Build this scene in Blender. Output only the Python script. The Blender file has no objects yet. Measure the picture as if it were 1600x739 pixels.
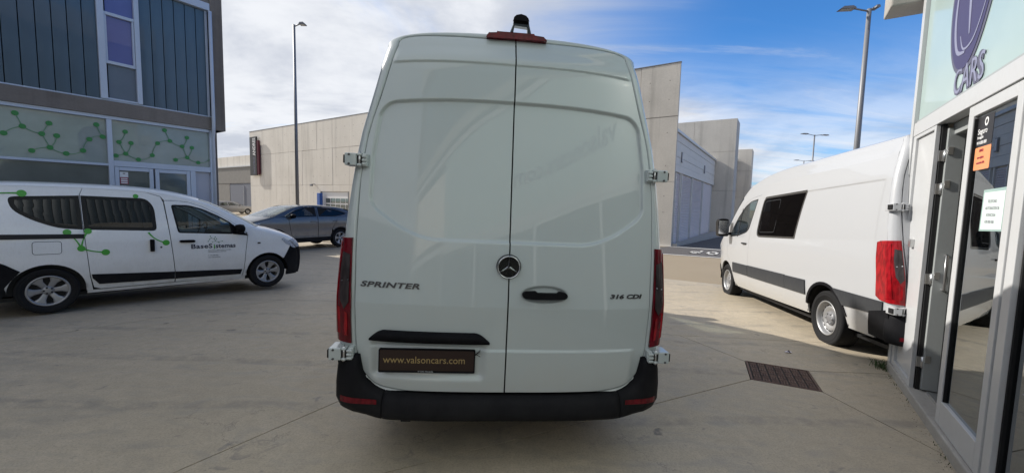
import bpy, bmesh, math, random
from mathutils import Vector, Matrix
from mathutils.geometry import tessellate_polygon
R = math.radians
random.seed(7)
S = bpy.context.scene
COL = S.collection

# ------------------------------------------------------------------ camera
cam_d = bpy.data.cameras.new('camera'); cam = bpy.data.objects.new('camera', cam_d); COL.objects.link(cam)
F_PX, HOR, ROLL, CAM_H = 630.0, 318.0, 0.024, 1.65
p_ = math.atan((369.5 - HOR) / F_PX); r_ = math.atan(ROLL)
fwd = Vector((0, math.cos(p_), -math.sin(p_))); up0 = Vector((0, math.sin(p_), math.cos(p_))); rt0 = Vector((1, 0, 0))
rt = rt0 * math.cos(r_) + up0 * math.sin(r_); up = -rt0 * math.sin(r_) + up0 * math.cos(r_)
M = Matrix((rt, up, -fwd)).transposed().to_4x4(); M.translation = (0, 0, CAM_H)
cam.matrix_world = M
cam_d.sensor_width = 36; cam_d.lens = F_PX / 1600 * 36; cam_d.clip_start = 0.05; cam_d.clip_end = 2000
S.camera = cam
S.render.resolution_x = 1024; S.render.resolution_y = 472

# ------------------------------------------------------------------ light
SUN_TO = Vector((-0.905, 0.425, 0)).normalized(); EL = R(33)
sun_vec = Vector((SUN_TO.x * math.cos(EL), SUN_TO.y * math.cos(EL), math.sin(EL)))
sd = bpy.data.lights.new('sun', 'SUN'); sd.energy = 3.15; sd.angle = R(0.53); sd.color = (1, 0.95, 0.87)
so = bpy.data.objects.new('sun', sd); COL.objects.link(so)
so.rotation_euler = sun_vec.to_track_quat('Z', 'Y').to_euler()
W = bpy.data.worlds.new('World'); S.world = W; W.use_nodes = True
nt = W.node_tree; N = nt.nodes; L = nt.links; N.clear()
def nd(t, **k):
    n = N.new(t)
    for a, b in k.items(): setattr(n, a, b)
    return n
def mth(op, a, b=None, c=None, clamp=False):
    n = nd('ShaderNodeMath', operation=op); n.use_clamp = clamp
    for i, v in enumerate((a, b, c)):
        if v is None: continue
        if isinstance(v, (int, float)): n.inputs[i].default_value = v
        else: L.new(v, n.inputs[i])
    return n.outputs[0]
def sstep(x, lo, hi):
    n = nd('ShaderNodeMapRange', interpolation_type='SMOOTHSTEP'); L.new(x, n.inputs[0])
    n.inputs[1].default_value = lo; n.inputs[2].default_value = hi
    return n.outputs[0]
sky = nd('ShaderNodeTexSky', sky_type='NISHITA', sun_disc=False)
sky.sun_elevation = EL; sky.sun_rotation = math.atan2(SUN_TO.x, SUN_TO.y); sky.air_density = 1.0; sky.dust_density = 0.4; sky.ozone_density = 2.2
tc = nd('ShaderNodeTexCoord'); sp = nd('ShaderNodeSeparateXYZ'); L.new(tc.outputs['Generated'], sp.inputs[0])
dx, dy, dz = sp.outputs
zz = mth('MAXIMUM', dz, 0.0)
den = mth('ADD', zz, 0.16)
cx_, cy_ = mth('DIVIDE', dx, den), mth('DIVIDE', dy, den)
cb = nd('ShaderNodeCombineXYZ'); L.new(cx_, cb.inputs[0]); L.new(cy_, cb.inputs[1])
def noise(vec, scale, detail=6, rough=.55, loc=(0, 0, 0), rot=(0, 0, 0), sc=(1, 1, 1), dist=0.0):
    mp = nd('ShaderNodeMapping'); L.new(vec, mp.inputs[0])
    mp.inputs[1].default_value = loc; mp.inputs[2].default_value = rot; mp.inputs[3].default_value = sc
    n = nd('ShaderNodeTexNoise'); L.new(mp.outputs[0], n.inputs['Vector'])
    n.inputs['Scale'].default_value = scale; n.inputs['Detail'].default_value = detail; n.inputs['Roughness'].default_value = rough
    n.inputs['Distortion'].default_value = dist
    return n.outputs[0]
n1 = noise(cb.outputs[0], 0.7, 9, .6, (3.1, 1.7, 0), (0, 0, R(-20)), (.8, 1.2, 1), dist=.8)
n2 = noise(cb.outputs[0], 1.7, 10, .64, (7.3, 2.2, 0), (0, 0, R(-35)), (.38, 1.9, 1), dist=.7)
n3 = noise(cb.outputs[0], .9, 8, .6, (1.2, 5.5, 0), dist=.3)
# where in the sky the cloud bank lies: thick toward the left and overhead, open blue to the right
ang = mth('DIVIDE', dx, mth('ADD', mth('ABSOLUTE', dy), 0.25))
bank = mth('SUBTRACT', 1.0, sstep(mth('ADD', ang, mth('MULTIPLY', mth('SUBTRACT', n1, .5), 2.4)), -0.25, .75))
low = mth('SUBTRACT', 1.0, sstep(dz, .03, .36))
thick = sstep(mth('ADD', n1, mth('MULTIPLY', bank, .50)), .60, .95)
wisp = mth('MULTIPLY', sstep(n2, .55, .78), .5)
lowc = mth('MULTIPLY', mth('MULTIPLY', low, .95), sstep(n2, .16, .58))
cov = mth('MINIMUM', mth('ADD', mth('ADD', thick, wisp), lowc), 1.0)
cov = mth('MULTIPLY', cov, sstep(dz, -.02, .02))
shade = nd('ShaderNodeMixRGB'); L.new(sstep(n3, .40, .60), shade.inputs[0])
shade.inputs[1].default_value = (3.7, 3.95, 4.5, 1); shade.inputs[2].default_value = (5.5, 5.65, 5.95, 1)
mix = nd('ShaderNodeMixRGB'); L.new(cov, mix.inputs[0]); 
tint = nd('ShaderNodeMixRGB', blend_type='MULTIPLY'); tint.inputs[0].default_value = 1; L.new(sky.outputs[0], tint.inputs[1]); tint.inputs[2].default_value = (0.34, 0.74, 1.14, 1)
L.new(tint.outputs[0], mix.inputs[1]); L.new(shade.outputs[0], mix.inputs[2])
bg = nd('ShaderNodeBackground'); bg.inputs[1].default_value = 0.09; L.new(mix.outputs[0], bg.inputs[0])
wo = nd('ShaderNodeOutputWorld'); L.new(bg.outputs[0], wo.inputs[0])
S.view_settings.view_transform = 'Standard'; S.view_settings.look = 'None'; S.view_settings.gamma = 1; S.view_settings.use_curve_mapping = False
S.view_settings.exposure = 0.85
S.render.engine = 'CYCLES'

# ------------------------------------------------------------------ materials
def M_(name):
    m = bpy.data.materials.new(name); m.use_nodes = True
    return m, m.node_tree, m.node_tree.nodes['Principled BSDF']
def simple(name, col, rough=.5, metal=0.0, coat=0.0, spec=.5, emit=None):
    m, t, b = M_(name)
    b.inputs['Base Color'].default_value = (*col, 1); b.inputs['Roughness'].default_value = rough; b.inputs['Metallic'].default_value = metal
    b.inputs['Coat Weight'].default_value = coat; b.inputs['Coat Roughness'].default_value = .03; b.inputs['Specular IOR Level'].default_value = spec
    return m
def ramp(t, fac, stops):
    r = t.nodes.new('ShaderNodeValToRGB'); t.links.new(fac, r.inputs[0]); e = r.color_ramp.elements
    while len(e) < len(stops): e.new(.5)
    for i, (p, c) in enumerate(stops):
        e[i].position = p; e[i].color = (*c, 1) if len(c) == 3 else c
    return r.outputs[0]
def tnoise(t, scale, detail=5, rough=.55, coord='Object', sc=(1, 1, 1), dist=0, loc=(0, 0, 0)):
    tc = t.nodes.new('ShaderNodeTexCoord'); mp = t.nodes.new('ShaderNodeMapping'); t.links.new(tc.outputs[coord], mp.inputs[0])
    mp.inputs[3].default_value = sc; mp.inputs[1].default_value = loc
    n = t.nodes.new('ShaderNodeTexNoise'); t.links.new(mp.outputs[0], n.inputs['Vector'])
    n.inputs['Scale'].default_value = scale; n.inputs['Detail'].default_value = detail; n.inputs['Roughness'].default_value = rough; n.inputs['Distortion'].default_value = dist
    return n.outputs[0]
def mixc(t, fac, a, b, mode='MIX'):
    n = t.nodes.new('ShaderNodeMixRGB'); n.blend_type = mode
    for i, v in ((0, fac), (1, a), (2, b)):
        if isinstance(v, (int, float)): n.inputs[i].default_value = v
        elif isinstance(v, tuple): n.inputs[i].default_value = (*v, 1)
        else: t.links.new(v, n.inputs[i])
    return n.outputs[0]
def bump(t, b, h, strength=.3, dist=.01):
    n = t.nodes.new('ShaderNodeBump'); n.inputs['Strength'].default_value = strength; n.inputs['Distance'].default_value = dist
    t.links.new(h, n.inputs['Height']); t.links.new(n.outputs[0], b.inputs['Normal'])
def paint(name, col, rough=.28, coat=1.0, dirt=(.55, .53, .48), amt=.35, wob=0.0, lowdirt=True, flake=0.0):
    m, t, b = M_(name)
    d = tnoise(t, 2.2, 8, .65)
    f = ramp(t, d, [(.45, (0, 0, 0)), (.8, (amt, amt, amt))])
    fine = tnoise(t, 60, 3, .6, sc=(1, 1, .25))
    f2 = ramp(t, fine, [(.5, (0, 0, 0)), (.8, (amt * .5,) * 3)])
    c = mixc(t, f, col, tuple(col[i] * .55 + dirt[i] * .45 for i in range(3)))
    c = mixc(t, f2, c, dirt)
    if lowdirt:
        tc = t.nodes.new('ShaderNodeTexCoord'); s = t.nodes.new('ShaderNodeSeparateXYZ'); t.links.new(tc.outputs['Object'], s.inputs[0])
        mr = t.nodes.new('ShaderNodeMapRange'); t.links.new(s.outputs[2], mr.inputs[0]); mr.inputs[1].default_value = .75; mr.inputs[2].default_value = .25
        mu = t.nodes.new('ShaderNodeMath'); mu.operation = 'MULTIPLY'; t.links.new(mr.outputs[0], mu.inputs[0])
        t.links.new(tnoise(t, 7, 6), mu.inputs[1]); c = mixc(t, mu.outputs[0], c, tuple(x * .8 for x in dirt))
    t.links.new(c, b.inputs['Base Color']); b.inputs['Roughness'].default_value = rough
    b.inputs['Coat Weight'].default_value = coat
    t.links.new(ramp(t, tnoise(t, 3, 6), [(.3, (.008,) * 3), (.75, (.05,) * 3)]), b.inputs['Coat Roughness'])
    b.inputs['Metallic'].default_value = flake
    if coat == 0: b.inputs['Specular IOR Level'].default_value = .08
    if wob:
        n = t.nodes.new('ShaderNodeBump'); n.inputs['Strength'].default_value = wob; n.inputs['Distance'].default_value = .01
        t.links.new(tnoise(t, 1.6, 2, .4), n.inputs['Height']); t.links.new(n.outputs[0], b.inputs['Coat Normal'])
    return m
def concrete(name, c0, c1, scale=1.0, streak=.35, rough=.85, holes=False, stain=(.10, .095, .085)):
    m, t, b = M_(name)
    a = tnoise(t, .7 * scale, 8, .62, dist=.3); fine = tnoise(t, 22 * scale, 6, .7); st = tnoise(t, 1.1 * scale, 7, .6, sc=(3.2, 3.2, .16))
    c = mixc(t, ramp(t, a, [(.3, (0,) * 3), (.72, (1,) * 3)]), c0, c1)
    c = mixc(t, ramp(t, fine, [(.35, (.25,) * 3), (.7, (0,) * 3)]), c, tuple(x * .6 for x in c0))
    c = mixc(t, ramp(t, st, [(.52, (0,) * 3), (.85, (streak,) * 3)]), c, stain)
    t.links.new(c, b.inputs['Base Color']); b.inputs['Roughness'].default_value = rough
    bump(t, b, fine, .35, .006)
    return m
def glass(name, tint=(.5, .55, .55), refl=(.9, .95, 1), ior=1.5, rough=.0, dark=.0):
    m = bpy.data.materials.new(name); m.use_nodes = True; t = m.node_tree; t.nodes.clear()
    o = t.nodes.new('ShaderNodeOutputMaterial'); tr = t.nodes.new('ShaderNodeBsdfTransparent'); gl = t.nodes.new('ShaderNodeBsdfGlossy'); fr = t.nodes.new('ShaderNodeFresnel')
    mx = t.nodes.new('ShaderNodeMixShader'); tr.inputs[0].default_value = (*tint, 1); gl.inputs[0].default_value = (*refl, 1); gl.inputs['Roughness'].default_value = rough
    geo = t.nodes.new('ShaderNodeNewGeometry')
    fr.inputs[0].default_value = ior
    # same reflectivity from either side of the pane
    md = t.nodes.new('ShaderNodeMath'); md.operation = 'MULTIPLY_ADD'
    fr.inputs[0].default_value = ior
    iv = t.nodes.new('ShaderNodeMath'); iv.operation = 'MULTIPLY_ADD'; t.links.new(geo.outputs['Backfacing'], iv.inputs[0]); iv.inputs[1].default_value = (1 / ior - ior); iv.inputs[2].default_value = ior
    t.links.new(iv.outputs[0], fr.inputs[0])
    t.links.new(fr.outputs[0], md.inputs[0]); md.inputs[1].default_value = 1.2; md.inputs[2].default_value = dark
    t.links.new(md.outputs[0], mx.inputs[0]); t.links.new(tr.outputs[0], mx.inputs[1]); t.links.new(gl.outputs[0], mx.inputs[2]); t.links.new(mx.outputs[0], o.inputs[0])
    return m
MT = {}
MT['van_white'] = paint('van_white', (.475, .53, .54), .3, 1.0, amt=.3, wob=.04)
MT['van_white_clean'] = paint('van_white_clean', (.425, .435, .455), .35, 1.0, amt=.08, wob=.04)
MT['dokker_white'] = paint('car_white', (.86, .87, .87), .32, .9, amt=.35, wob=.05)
MT['suv_grey'] = paint('metallic_grey', (.085, .087, .097), .36, 1.0, amt=.15, flake=.3)
MT['silver'] = paint('metallic_silver', (.20, .205, .22), .4, .8, amt=.2, flake=.3)
MT['plastic'] = paint('grey_black_plastic', (.006, .006, .008), .6, 0.0, dirt=(.04, .04, .042), amt=.25)
MT['plastic_mid'] = paint('side_strip_plastic', (.04, .042, .047), .55, 0.0, dirt=(.14, .14, .13), amt=.25)
MT['black'] = simple('black_void', (.006, .006, .007), .6)
MT['rubber'] = simple('tyre_rubber', (.013, .013, .014), .85, spec=.25)
MT['gloss_black'] = simple('gloss_black', (.01, .01, .011), .08, coat=1)
MT['chrome'] = simple('chrome', (.75, .76, .78), .12, 1.0)
MT['rim_silver'] = simple('rim_silver', (.36, .36, .365), .42, .6)
MT['rim_grey'] = simple('hub_grey', (.22, .22, .23), .5, .4)
MT['badge'] = simple('badge_metal', (.10, .10, .105), .3, .7)
def lens(name, col, sc=38, rough=.07):
    m, t, b = M_(name); n = tnoise(t, sc, 1, .4, sc=(1, 1, .35))
    c = mixc(t, ramp(t, n, [(.35, (0,) * 3), (.65, (1,) * 3)]), tuple(x * .55 for x in col), col)
    t.links.new(c, b.inputs['Base Color']); b.inputs['Roughness'].default_value = .25; b.inputs['Coat Weight'].default_value = .35; b.inputs['Coat Roughness'].default_value = rough
    b.inputs['Specular IOR Level'].default_value = .2
    return m
MT['lens_red'] = lens('red_lamp_lens', (.15, .002, .010)); MT['lens_bright'] = lens('bright_red_lamp_lens', (.36, .006, .012))
MT['lens_smoke'] = lens('smoked_lamp_lens', (.05, .04, .042), 30); MT['lens_clear'] = lens('clear_lamp_lens', (.55, .6, .68), 45)
MT['tint'] = glass('tinted_car_glass', (.42, .48, .46)); MT['privacy'] = glass('dark_privacy_glass', (.08, .08, .095), refl=(.8, .85, .9))
MT['crew_glass'] = glass('dark_crew_window_glass', (.02, .02, .024), refl=(.12, .11, .12))
MT['glass_w'] = glass('windscreen_glass', (.55, .6, .6))
MT['shopglass'] = glass('shop_door_glass', (.36, .40, .38), dark=.16)
MT['interior'] = simple('car_interior', (.035, .036, .04), .8)
MT['seat'] = simple('seat_cloth', (.05, .05, .055), .9)
MT['skin_dash'] = simple('dashboard', (.03, .03, .032), .6)
MT['wall_concrete'] = concrete('board_marked_concrete', (.67, .625, .555), (.79, .745, .67), .5, .45)
MT['pier_concrete'] = concrete('grey_tan_concrete', (.49, .465, .42), (.64, .605, .55), .6, .5)
MT['dark_concrete'] = concrete('weathered_concrete', (.17, .145, .125), (.25, .22, .195), 1.2, .6, stain=(.06, .05, .045))
MT['step_concrete'] = concrete('step_concrete', (.34, .32, .29), (.45, .43, .40), 2, .3)
MT['alu'] = paint('pale_aluminium', (.52, .53, .54), .38, .15, dirt=(.34, .31, .27), amt=.3, lowdirt=False)
MT['alu_blue'] = paint('blue_grey_aluminium', (.50, .56, .66), .38, .15, dirt=(.28, .27, .26), amt=.25, lowdirt=False)
MT['alu_door'] = paint('grey_door_aluminium', (.34, .36, .36), .4, .1, dirt=(.2, .19, .17), amt=.25, lowdirt=False)
MT['post'] = simple('galvanised_post', (.20, .205, .22), .5, .3)
MT['steel'] = simple('brushed_steel', (.62, .62, .62), .3, .9)
MT['shutter'] = paint('roller_shutter_grey', (.72, .65, .63), .75, .0, dirt=(.24, .23, .23), amt=.3, lowdirt=False)
MT['cladding'] = paint('pale_cladding', (.82, .76, .68), .75, .0, dirt=(.3, .29, .27), amt=.3, lowdirt=False)
MT['greydoor'] = simple('grey_blue_door', (.15, .16, .195), .6)
MT['green'] = simple('green_vinyl', (.03, .22, .05), .4); MT['green_line'] = simple('green_grey_vinyl', (.10, .24, .12), .5)
MT['green_fresh'] = simple('bright_green_vinyl', (.07, .38, .05), .35)
MT['navy'] = simple('navy_lettering', (.012, .018, .05), .4); MT['greytext'] = simple('grey_lettering', (.25, .26, .28), .5)
MT['gold'] = simple('gold_lettering', (.36, .26, .11), .5)
MT['plate'] = simple('dark_brown_plate', (.018, .005, .003), .45, coat=.15)
MT['line_white'] = concrete('road_paint_white', (.62, .60, .56), (.74, .72, .68), 6, .1)
MT['paper'] = simple('paper', (.62, .72, .68), .7); MT['sleeve'] = simple('plastic_sleeve', (.35, .50, .47), .25, coat=.6)
MT['sticker_black'] = simple('sticker_black', (.02, .02, .024), .35); MT['sticker_orange'] = simple('sticker_orange', (.80, .30, .13), .5)
MT['sticker_white'] = simple('sticker_white', (.75, .75, .75), .5); MT['sticker_red'] = simple('sticker_red', (.30, .03, .06), .5)
MT['lilac'] = simple('logo_lilac_line', (.24, .25, .36), .5); MT['logo'] = simple('logo_purple', (.05, .045, .12), .5); MT['logo_grey'] = simple('logo_grey_purple', (.10, .10, .15), .5)
MT['sign_black'] = simple('sign_black', (.014, .014, .016), .5); MT['sign_red'] = simple('sign_dark_red', (.09, .01, .02), .6)
MT['blue'] = simple('blue_paint', (.03, .10, .36), .5)
MT['leafy'] = simple('weed_leaf', (.05, .085, .025), .8)
MT['rubbish'] = simple('crumpled_wrapper', (.7, .66, .72), .4)
MT['fascia'] = paint('grey_fascia', (.25, .24, .225), .7, .0, lowdirt=False)
MT['mirror_black'] = simple('mirror_black', (.006, .006, .007), .35, spec=.3)
MT['ghost'] = simple('pale_residue', (.66, .69, .655), .45, coat=.6)

def mat_yard():
    m, t, b = M_('yard_concrete')
    a = tnoise(t, .45, 8, .6, dist=.5); f = tnoise(t, 9, 7, .7); f2 = tnoise(t, 70, 4, .7); sm = tnoise(t, 1.3, 6, .6, sc=(1, 2.6, 1), dist=2.2, loc=(4, 1, 0))
    pt = tnoise(t, 3.4, 5, .65, dist=1.2, loc=(9, 3, 0))
    c = mixc(t, ramp(t, a, [(.3, (0,) * 3), (.7, (1,) * 3)]), (.43, .362, .262), (.56, .475, .355))
    c = mixc(t, ramp(t, f, [(.38, (.45,) * 3), (.66, (0,) * 3)]), c, (.33, .28, .205))
    c = mixc(t, ramp(t, f2, [(.30, (.5,) * 3), (.55, (0,) * 3)]), c, (.20, .185, .165))
    c = mixc(t, ramp(t, sm, [(.50, (0,) * 3), (.68, (.38,) * 3)]), c, (.25, .235, .205))
    c = mixc(t, ramp(t, pt, [(.63, (0,) * 3), (.67, (.4,) * 3), (.72, (.6,) * 3)]), c, (.16, .155, .15))
    cr = t.nodes.new('ShaderNodeTexVoronoi'); cr.feature = 'DISTANCE_TO_EDGE'; cr.inputs['Scale'].default_value = .55
    tcc = t.nodes.new('ShaderNodeTexCoord'); wv = t.nodes.new('ShaderNodeVectorMath'); wv.operation = 'ADD'; t.links.new(tcc.outputs['Object'], wv.inputs[0])
    wn = t.nodes.new('ShaderNodeTexNoise'); wn.inputs['Scale'].default_value = 2.5; wn.inputs['Detail'].default_value = 8; wn.inputs['Roughness'].default_value = .7; t.links.new(tcc.outputs['Object'], wn.inputs['Vector']); t.links.new(wn.outputs[1], wv.inputs[1]); t.links.new(wv.outputs[0], cr.inputs['Vector'])
    ck = mixc(t, ramp(t, tnoise(t, .8, 3, loc=(5, 5, 5)), [(.52, (0,) * 3), (.56, (1,) * 3)]), (0, 0, 0), ramp(t, cr.outputs['Distance'], [(0, (.75,) * 3), (.004, (0,) * 3)])); c = mixc(t, ck, c, (.09, .085, .08))
    g1 = tnoise(t, 160, 2, .6); g2 = tnoise(t, 420, 2, .5)
    c = mixc(t, ramp(t, g1, [(.28, (.55,) * 3), (.40, (0,) * 3)]), c, (.13, .115, .095)); c = mixc(t, ramp(t, g2, [(.62, (0,) * 3), (.75, (.35,) * 3)]), c, (.62, .57, .48))
    vo = t.nodes.new('ShaderNodeTexVoronoi'); vo.inputs['Scale'].default_value = 2.1; vo.inputs['Randomness'].default_value = 1; to = t.nodes.new('ShaderNodeTexCoord')
    vd = t.nodes.new('ShaderNodeVectorMath'); vd.operation = 'MULTIPLY_ADD'; nn = t.nodes.new('ShaderNodeTexNoise'); nn.inputs['Scale'].default_value = 9; nn.inputs['Detail'].default_value = 6; t.links.new(to.outputs['Object'], nn.inputs['Vector'])
    t.links.new(nn.outputs[1], vd.inputs[0]); vd.inputs[1].default_value = (.28, .28, 0); t.links.new(to.outputs['Object'], vd.inputs[2]); t.links.new(vd.outputs[0], vo.inputs['Vector'])
    oil = ramp(t, vo.outputs['Distance'], [(.045, (.75,) * 3), (.10, (0,) * 3)]); oil = mixc(t, ramp(t, tnoise(t, 1.1, 2, loc=(2, 7, 0)), [(.50, (0,) * 3), (.54, (1,) * 3)]), (0, 0, 0), oil); c = mixc(t, oil, c, (.12, .11, .10))
    wt = t.nodes.new('ShaderNodeTexWave'); wt.wave_type = 'RINGS'; wt.inputs['Scale'].default_value = .33; wt.inputs['Distortion'].default_value = 1.2; wt.inputs['Detail'].default_value = 2; mp2 = t.nodes.new('ShaderNodeMapping'); mp2.inputs[1].default_value = (6.5, -3.5, 0); t.links.new(to.outputs['Object'], mp2.inputs[0]); t.links.new(mp2.outputs[0], wt.inputs['Vector'])
    ty = mixc(t, ramp(t, tnoise(t, 5, 6, .7), [(.42, (0,) * 3), (.6, (.42,) * 3)]), (0, 0, 0), ramp(t, wt.outputs['Fac'], [(.93, (0,) * 3), (.97, (1,) * 3)]), 'MIX'); ty = mixc(t, 1.0, ramp(t, wt.outputs['Fac'], [(.93, (0,) * 3), (.98, (1,) * 3)]), ramp(t, tnoise(t, 5, 6, .7), [(.42, (0,) * 3), (.6, (.4,) * 3)]), 'MULTIPLY'); c = mixc(t, ty, c, (.17, .16, .145))
    t.links.new(c, b.inputs['Base Color'])
    t.links.new(ramp(t, sm, [(.4, (.62,) * 3), (.75, (.42,) * 3)]), b.inputs['Roughness'])
    bump(t, b, f2, .3, .005)
    return m
MT['yard'] = mat_yard()
MT['joint'] = simple('joint_dirt', (.05, .045, .04), .95)
def mat_asphalt(n, c0, c1):
    m, t, b = M_(n); f = tnoise(t, 140, 3, .7); a = tnoise(t, .6, 6, .6)
    c = mixc(t, a, c0, c1); c = mixc(t, ramp(t, f, [(.4, (.5,) * 3), (.62, (0,) * 3)]), c, tuple(x * .45 for x in c0))
    t.links.new(c, b.inputs['Base Color']); b.inputs['Roughness'].default_value = .9; bump(t, b, f, .5, .01); return m
MT['asphalt'] = mat_asphalt('pale_worn_asphalt', (.32, .255, .17), (.39, .315, .22)); MT['asphalt_dark'] = mat_asphalt('dark_asphalt', (.10, .092, .088), (.13, .12, .115))
def mat_rust():
    m, t, b = M_('rusty_iron'); a = tnoise(t, 9, 7, .7)
    c = mixc(t, ramp(t, a, [(.35, (0,) * 3), (.65, (1,) * 3)]), (.10, .062, .055), (.19, .125, .10)); t.links.new(c, b.inputs['Base Color'])
    b.inputs['Roughness'].default_value = .75; b.inputs['Metallic'].default_value = .3; return m
MT['rust'] = mat_rust()
def mat_uglass():
    m, t, b = M_('profile_glass'); a = tnoise(t, 1.2, 4, .5, sc=(1, 1, .35)); f = tnoise(t, 240, 2, .6)
    c = mixc(t, ramp(t, a, [(.3, (0,) * 3), (.7, (1,) * 3)]), (.04, .07, .10), (.085, .135, .175)); t.links.new(c, b.inputs['Base Color'])
    b.inputs['Roughness'].default_value = .3; b.inputs['Specular IOR Level'].default_value = .5; b.inputs['Coat Weight'].default_value = .25; b.inputs['Coat Roughness'].default_value = .04
    bump(t, b, f, .05, .002); return m
MT['uglass'] = mat_uglass()
def mat_frost(n, c0, c1, r=.18, coat=.7):
    m, t, b = M_(n); a = tnoise(t, 1.4, 5, .55); c = mixc(t, ramp(t, a, [(.3, (0,) * 3), (.7, (1,) * 3)]), c0, c1); t.links.new(c, b.inputs['Base Color'])
    b.inputs['Roughness'].default_value = r; b.inputs['Coat Weight'].default_value = coat; b.inputs['Coat Roughness'].default_value = .02; return m
MT['frost'] = mat_frost('frosted_panel', (.18, .22, .205), (.26, .31, .29)); MT['darkpane'] = mat_frost('dark_office_glass', (.07, .085, .08), (.12, .14, .13), .1, 1)
MT['bluepane'] = mat_frost('blue_window_pane', (.10, .11, .30), (.13, .15, .36), .3, .5); MT['greypane'] = mat_frost('grey_window_pane', (.10, .13, .17), (.15, .18, .22), .3, .5)
MT['cyanpanel'] = mat_frost('pale_cyan_panel', (.36, .47, .46), (.42, .53, .51), .3, .5)
MT['lilacpanel'] = mat_frost('lilac_grey_panel', (.36, .37, .44), (.42, .43, .49), .4, .2)

# ------------------------------------------------------------------ helpers
def tag(o, label=None, cat=None, group=None, kind=None):
    if label: o['label'] = label
    if cat: o['category'] = cat
    if group: o['group'] = group
    if kind: o['kind'] = kind
    return o
def empty(name, loc=(0, 0, 0), rz=0.0, rot=None, parent=None):
    o = bpy.data.objects.new(name, None); COL.objects.link(o); o.location = loc
    o.rotation_euler = rot if rot else (0, 0, rz); o.empty_display_size = .2
    if parent: o.parent = parent
    return o
def link(name, me, parent=None, loc=None, rot=None):
    o = bpy.data.objects.new(name, me); COL.objects.link(o)
    if parent: o.parent = parent
    if loc: o.location = loc
    if rot: o.rotation_euler = rot
    return o
def obj(name, verts, faces, mat, parent=None, smooth=False, bevel=0, loc=None, rot=None, auto=None):
    me = bpy.data.meshes.new(name); me.from_pydata([tuple(v) for v in verts], [], faces); me.update()
    ms = mat if isinstance(mat, (list, tuple)) else [mat]
    for m in ms: me.materials.append(MT[m] if isinstance(m, str) else m)
    if smooth: me.polygons.foreach_set('use_smooth', [True] * len(me.polygons))
    o = link(name, me, parent, loc, rot)
    if bevel:
        bm = o.modifiers.new('bevel', 'BEVEL'); bm.width = bevel; bm.segments = 2; bm.limit_method = 'ANGLE'; bm.angle_limit = R(40)
    return o
class MB:
    def __init__(s): s.v = []; s.f = []
    def add(s, v, f):
        k = len(s.v); s.v += [tuple(x) for x in v]; s.f += [tuple(i + k for i in q) for q in f]; return s
    def box(s, x0, x1, y0, y1, z0, z1):
        v = [(x0, y0, z0), (x1, y0, z0), (x1, y1, z0), (x0, y1, z0), (x0, y0, z1), (x1, y0, z1), (x1, y1, z1), (x0, y1, z1)]
        return s.add(v, [(0, 3, 2, 1), (4, 5, 6, 7), (0, 1, 5, 4), (1, 2, 6, 5), (2, 3, 7, 6), (3, 0, 4, 7)])
    def tube(s, pts, r, n=10, caps=True, r2=None):
        pts = [Vector(p) for p in pts]; k = len(s.v); m = len(pts)
        for i, p in enumerate(pts):
            t = (pts[min(i + 1, m - 1)] - pts[max(i - 1, 0)]).normalized()
            a = Vector((0, 0, 1)) if abs(t.z) < .9 else Vector((1, 0, 0)); u = t.cross(a).normalized(); w = t.cross(u)
            rr = r if r2 is None else r + (r2 - r) * i / (m - 1)
            for j in range(n):
                an = 2 * math.pi * j / n; s.v.append(tuple(p + (u * math.cos(an) + w * math.sin(an)) * rr))
        for i in range(m - 1):
            for j in range(n): s.f.append((k + i * n + j, k + i * n + (j + 1) % n, k + (i + 1) * n + (j + 1) % n, k + (i + 1) * n + j))
        if caps: s.f.append(tuple(k + j for j in reversed(range(n)))); s.f.append(tuple(k + (m - 1) * n + j for j in range(n)))
        return s
    def prism(s, poly, fn, a, b):
        """closed 2-D outline extruded between depths a and b through fn(u, v, depth)"""
        n = len(poly); k = len(s.v); s.v += [tuple(fn(u, v, a)) for u, v in poly] + [tuple(fn(u, v, b)) for u, v in poly]
        for i in range(n): s.f.append((k + i, k + (i + 1) % n, k + n + (i + 1) % n, k + n + i))
        for tri in tessellate_polygon([[Vector((u, v, 0)) for u, v in poly]]):
            s.f.append(tuple(k + i for i in tri)); s.f.append(tuple(k + n + i for i in reversed(tri)))
        return s
    def lathe(s, prof, fn, n=40, closed=False):
        """prof = (radius, depth) pairs; fn(x, y, depth) places them"""
        k = len(s.v); m = len(prof)
        for r, d in prof:
            for j in range(n):
                a = 2 * math.pi * j / n; s.v.append(tuple(fn(r * math.cos(a), r * math.sin(a), d)))
        for i in range(m - (0 if closed else 1)):
            i2 = (i + 1) % m
            for j in range(n): s.f.append((k + i * n + j, k + i * n + (j + 1) % n, k + i2 * n + (j + 1) % n, k + i2 * n + j))
        return s
    def done(s, name, mat, parent=None, smooth=False, bevel=0, loc=None, rot=None): return obj(name, s.v, s.f, mat, parent, smooth, bevel, loc, rot)
def box(name, x0, x1, y0, y1, z0, z1, mat, parent=None, bevel=0): return MB().box(x0, x1, y0, y1, z0, z1).done(name, mat, parent, bevel=bevel)
def copy_tree(o, parent=None):
    c = o.copy(); COL.objects.link(c); c.parent = parent
    for ch in [x for x in bpy.data.objects if x.parent == o]: copy_tree(ch, c)
    return c
def cat(pts):
    """Catmull-Rom through pts (tuples); t runs 0..len-1"""
    n = len(pts)
    def f(t):
        t = max(0.0, min(n - 1.0, t)); i = min(int(t), n - 2); u = t - i
        P = [pts[max(0, i - 1)], pts[i], pts[i + 1], pts[min(n - 1, i + 2)]]
        return tuple(.5 * ((2 * P[1][k]) + (-P[0][k] + P[2][k]) * u + (2 * P[0][k] - 5 * P[1][k] + 4 * P[2][k] - P[3][k]) * u * u + (-P[0][k] + 3 * P[1][k] - 3 * P[2][k] + P[3][k]) * u ** 3) for k in range(len(pts[0])))
    return f
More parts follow.
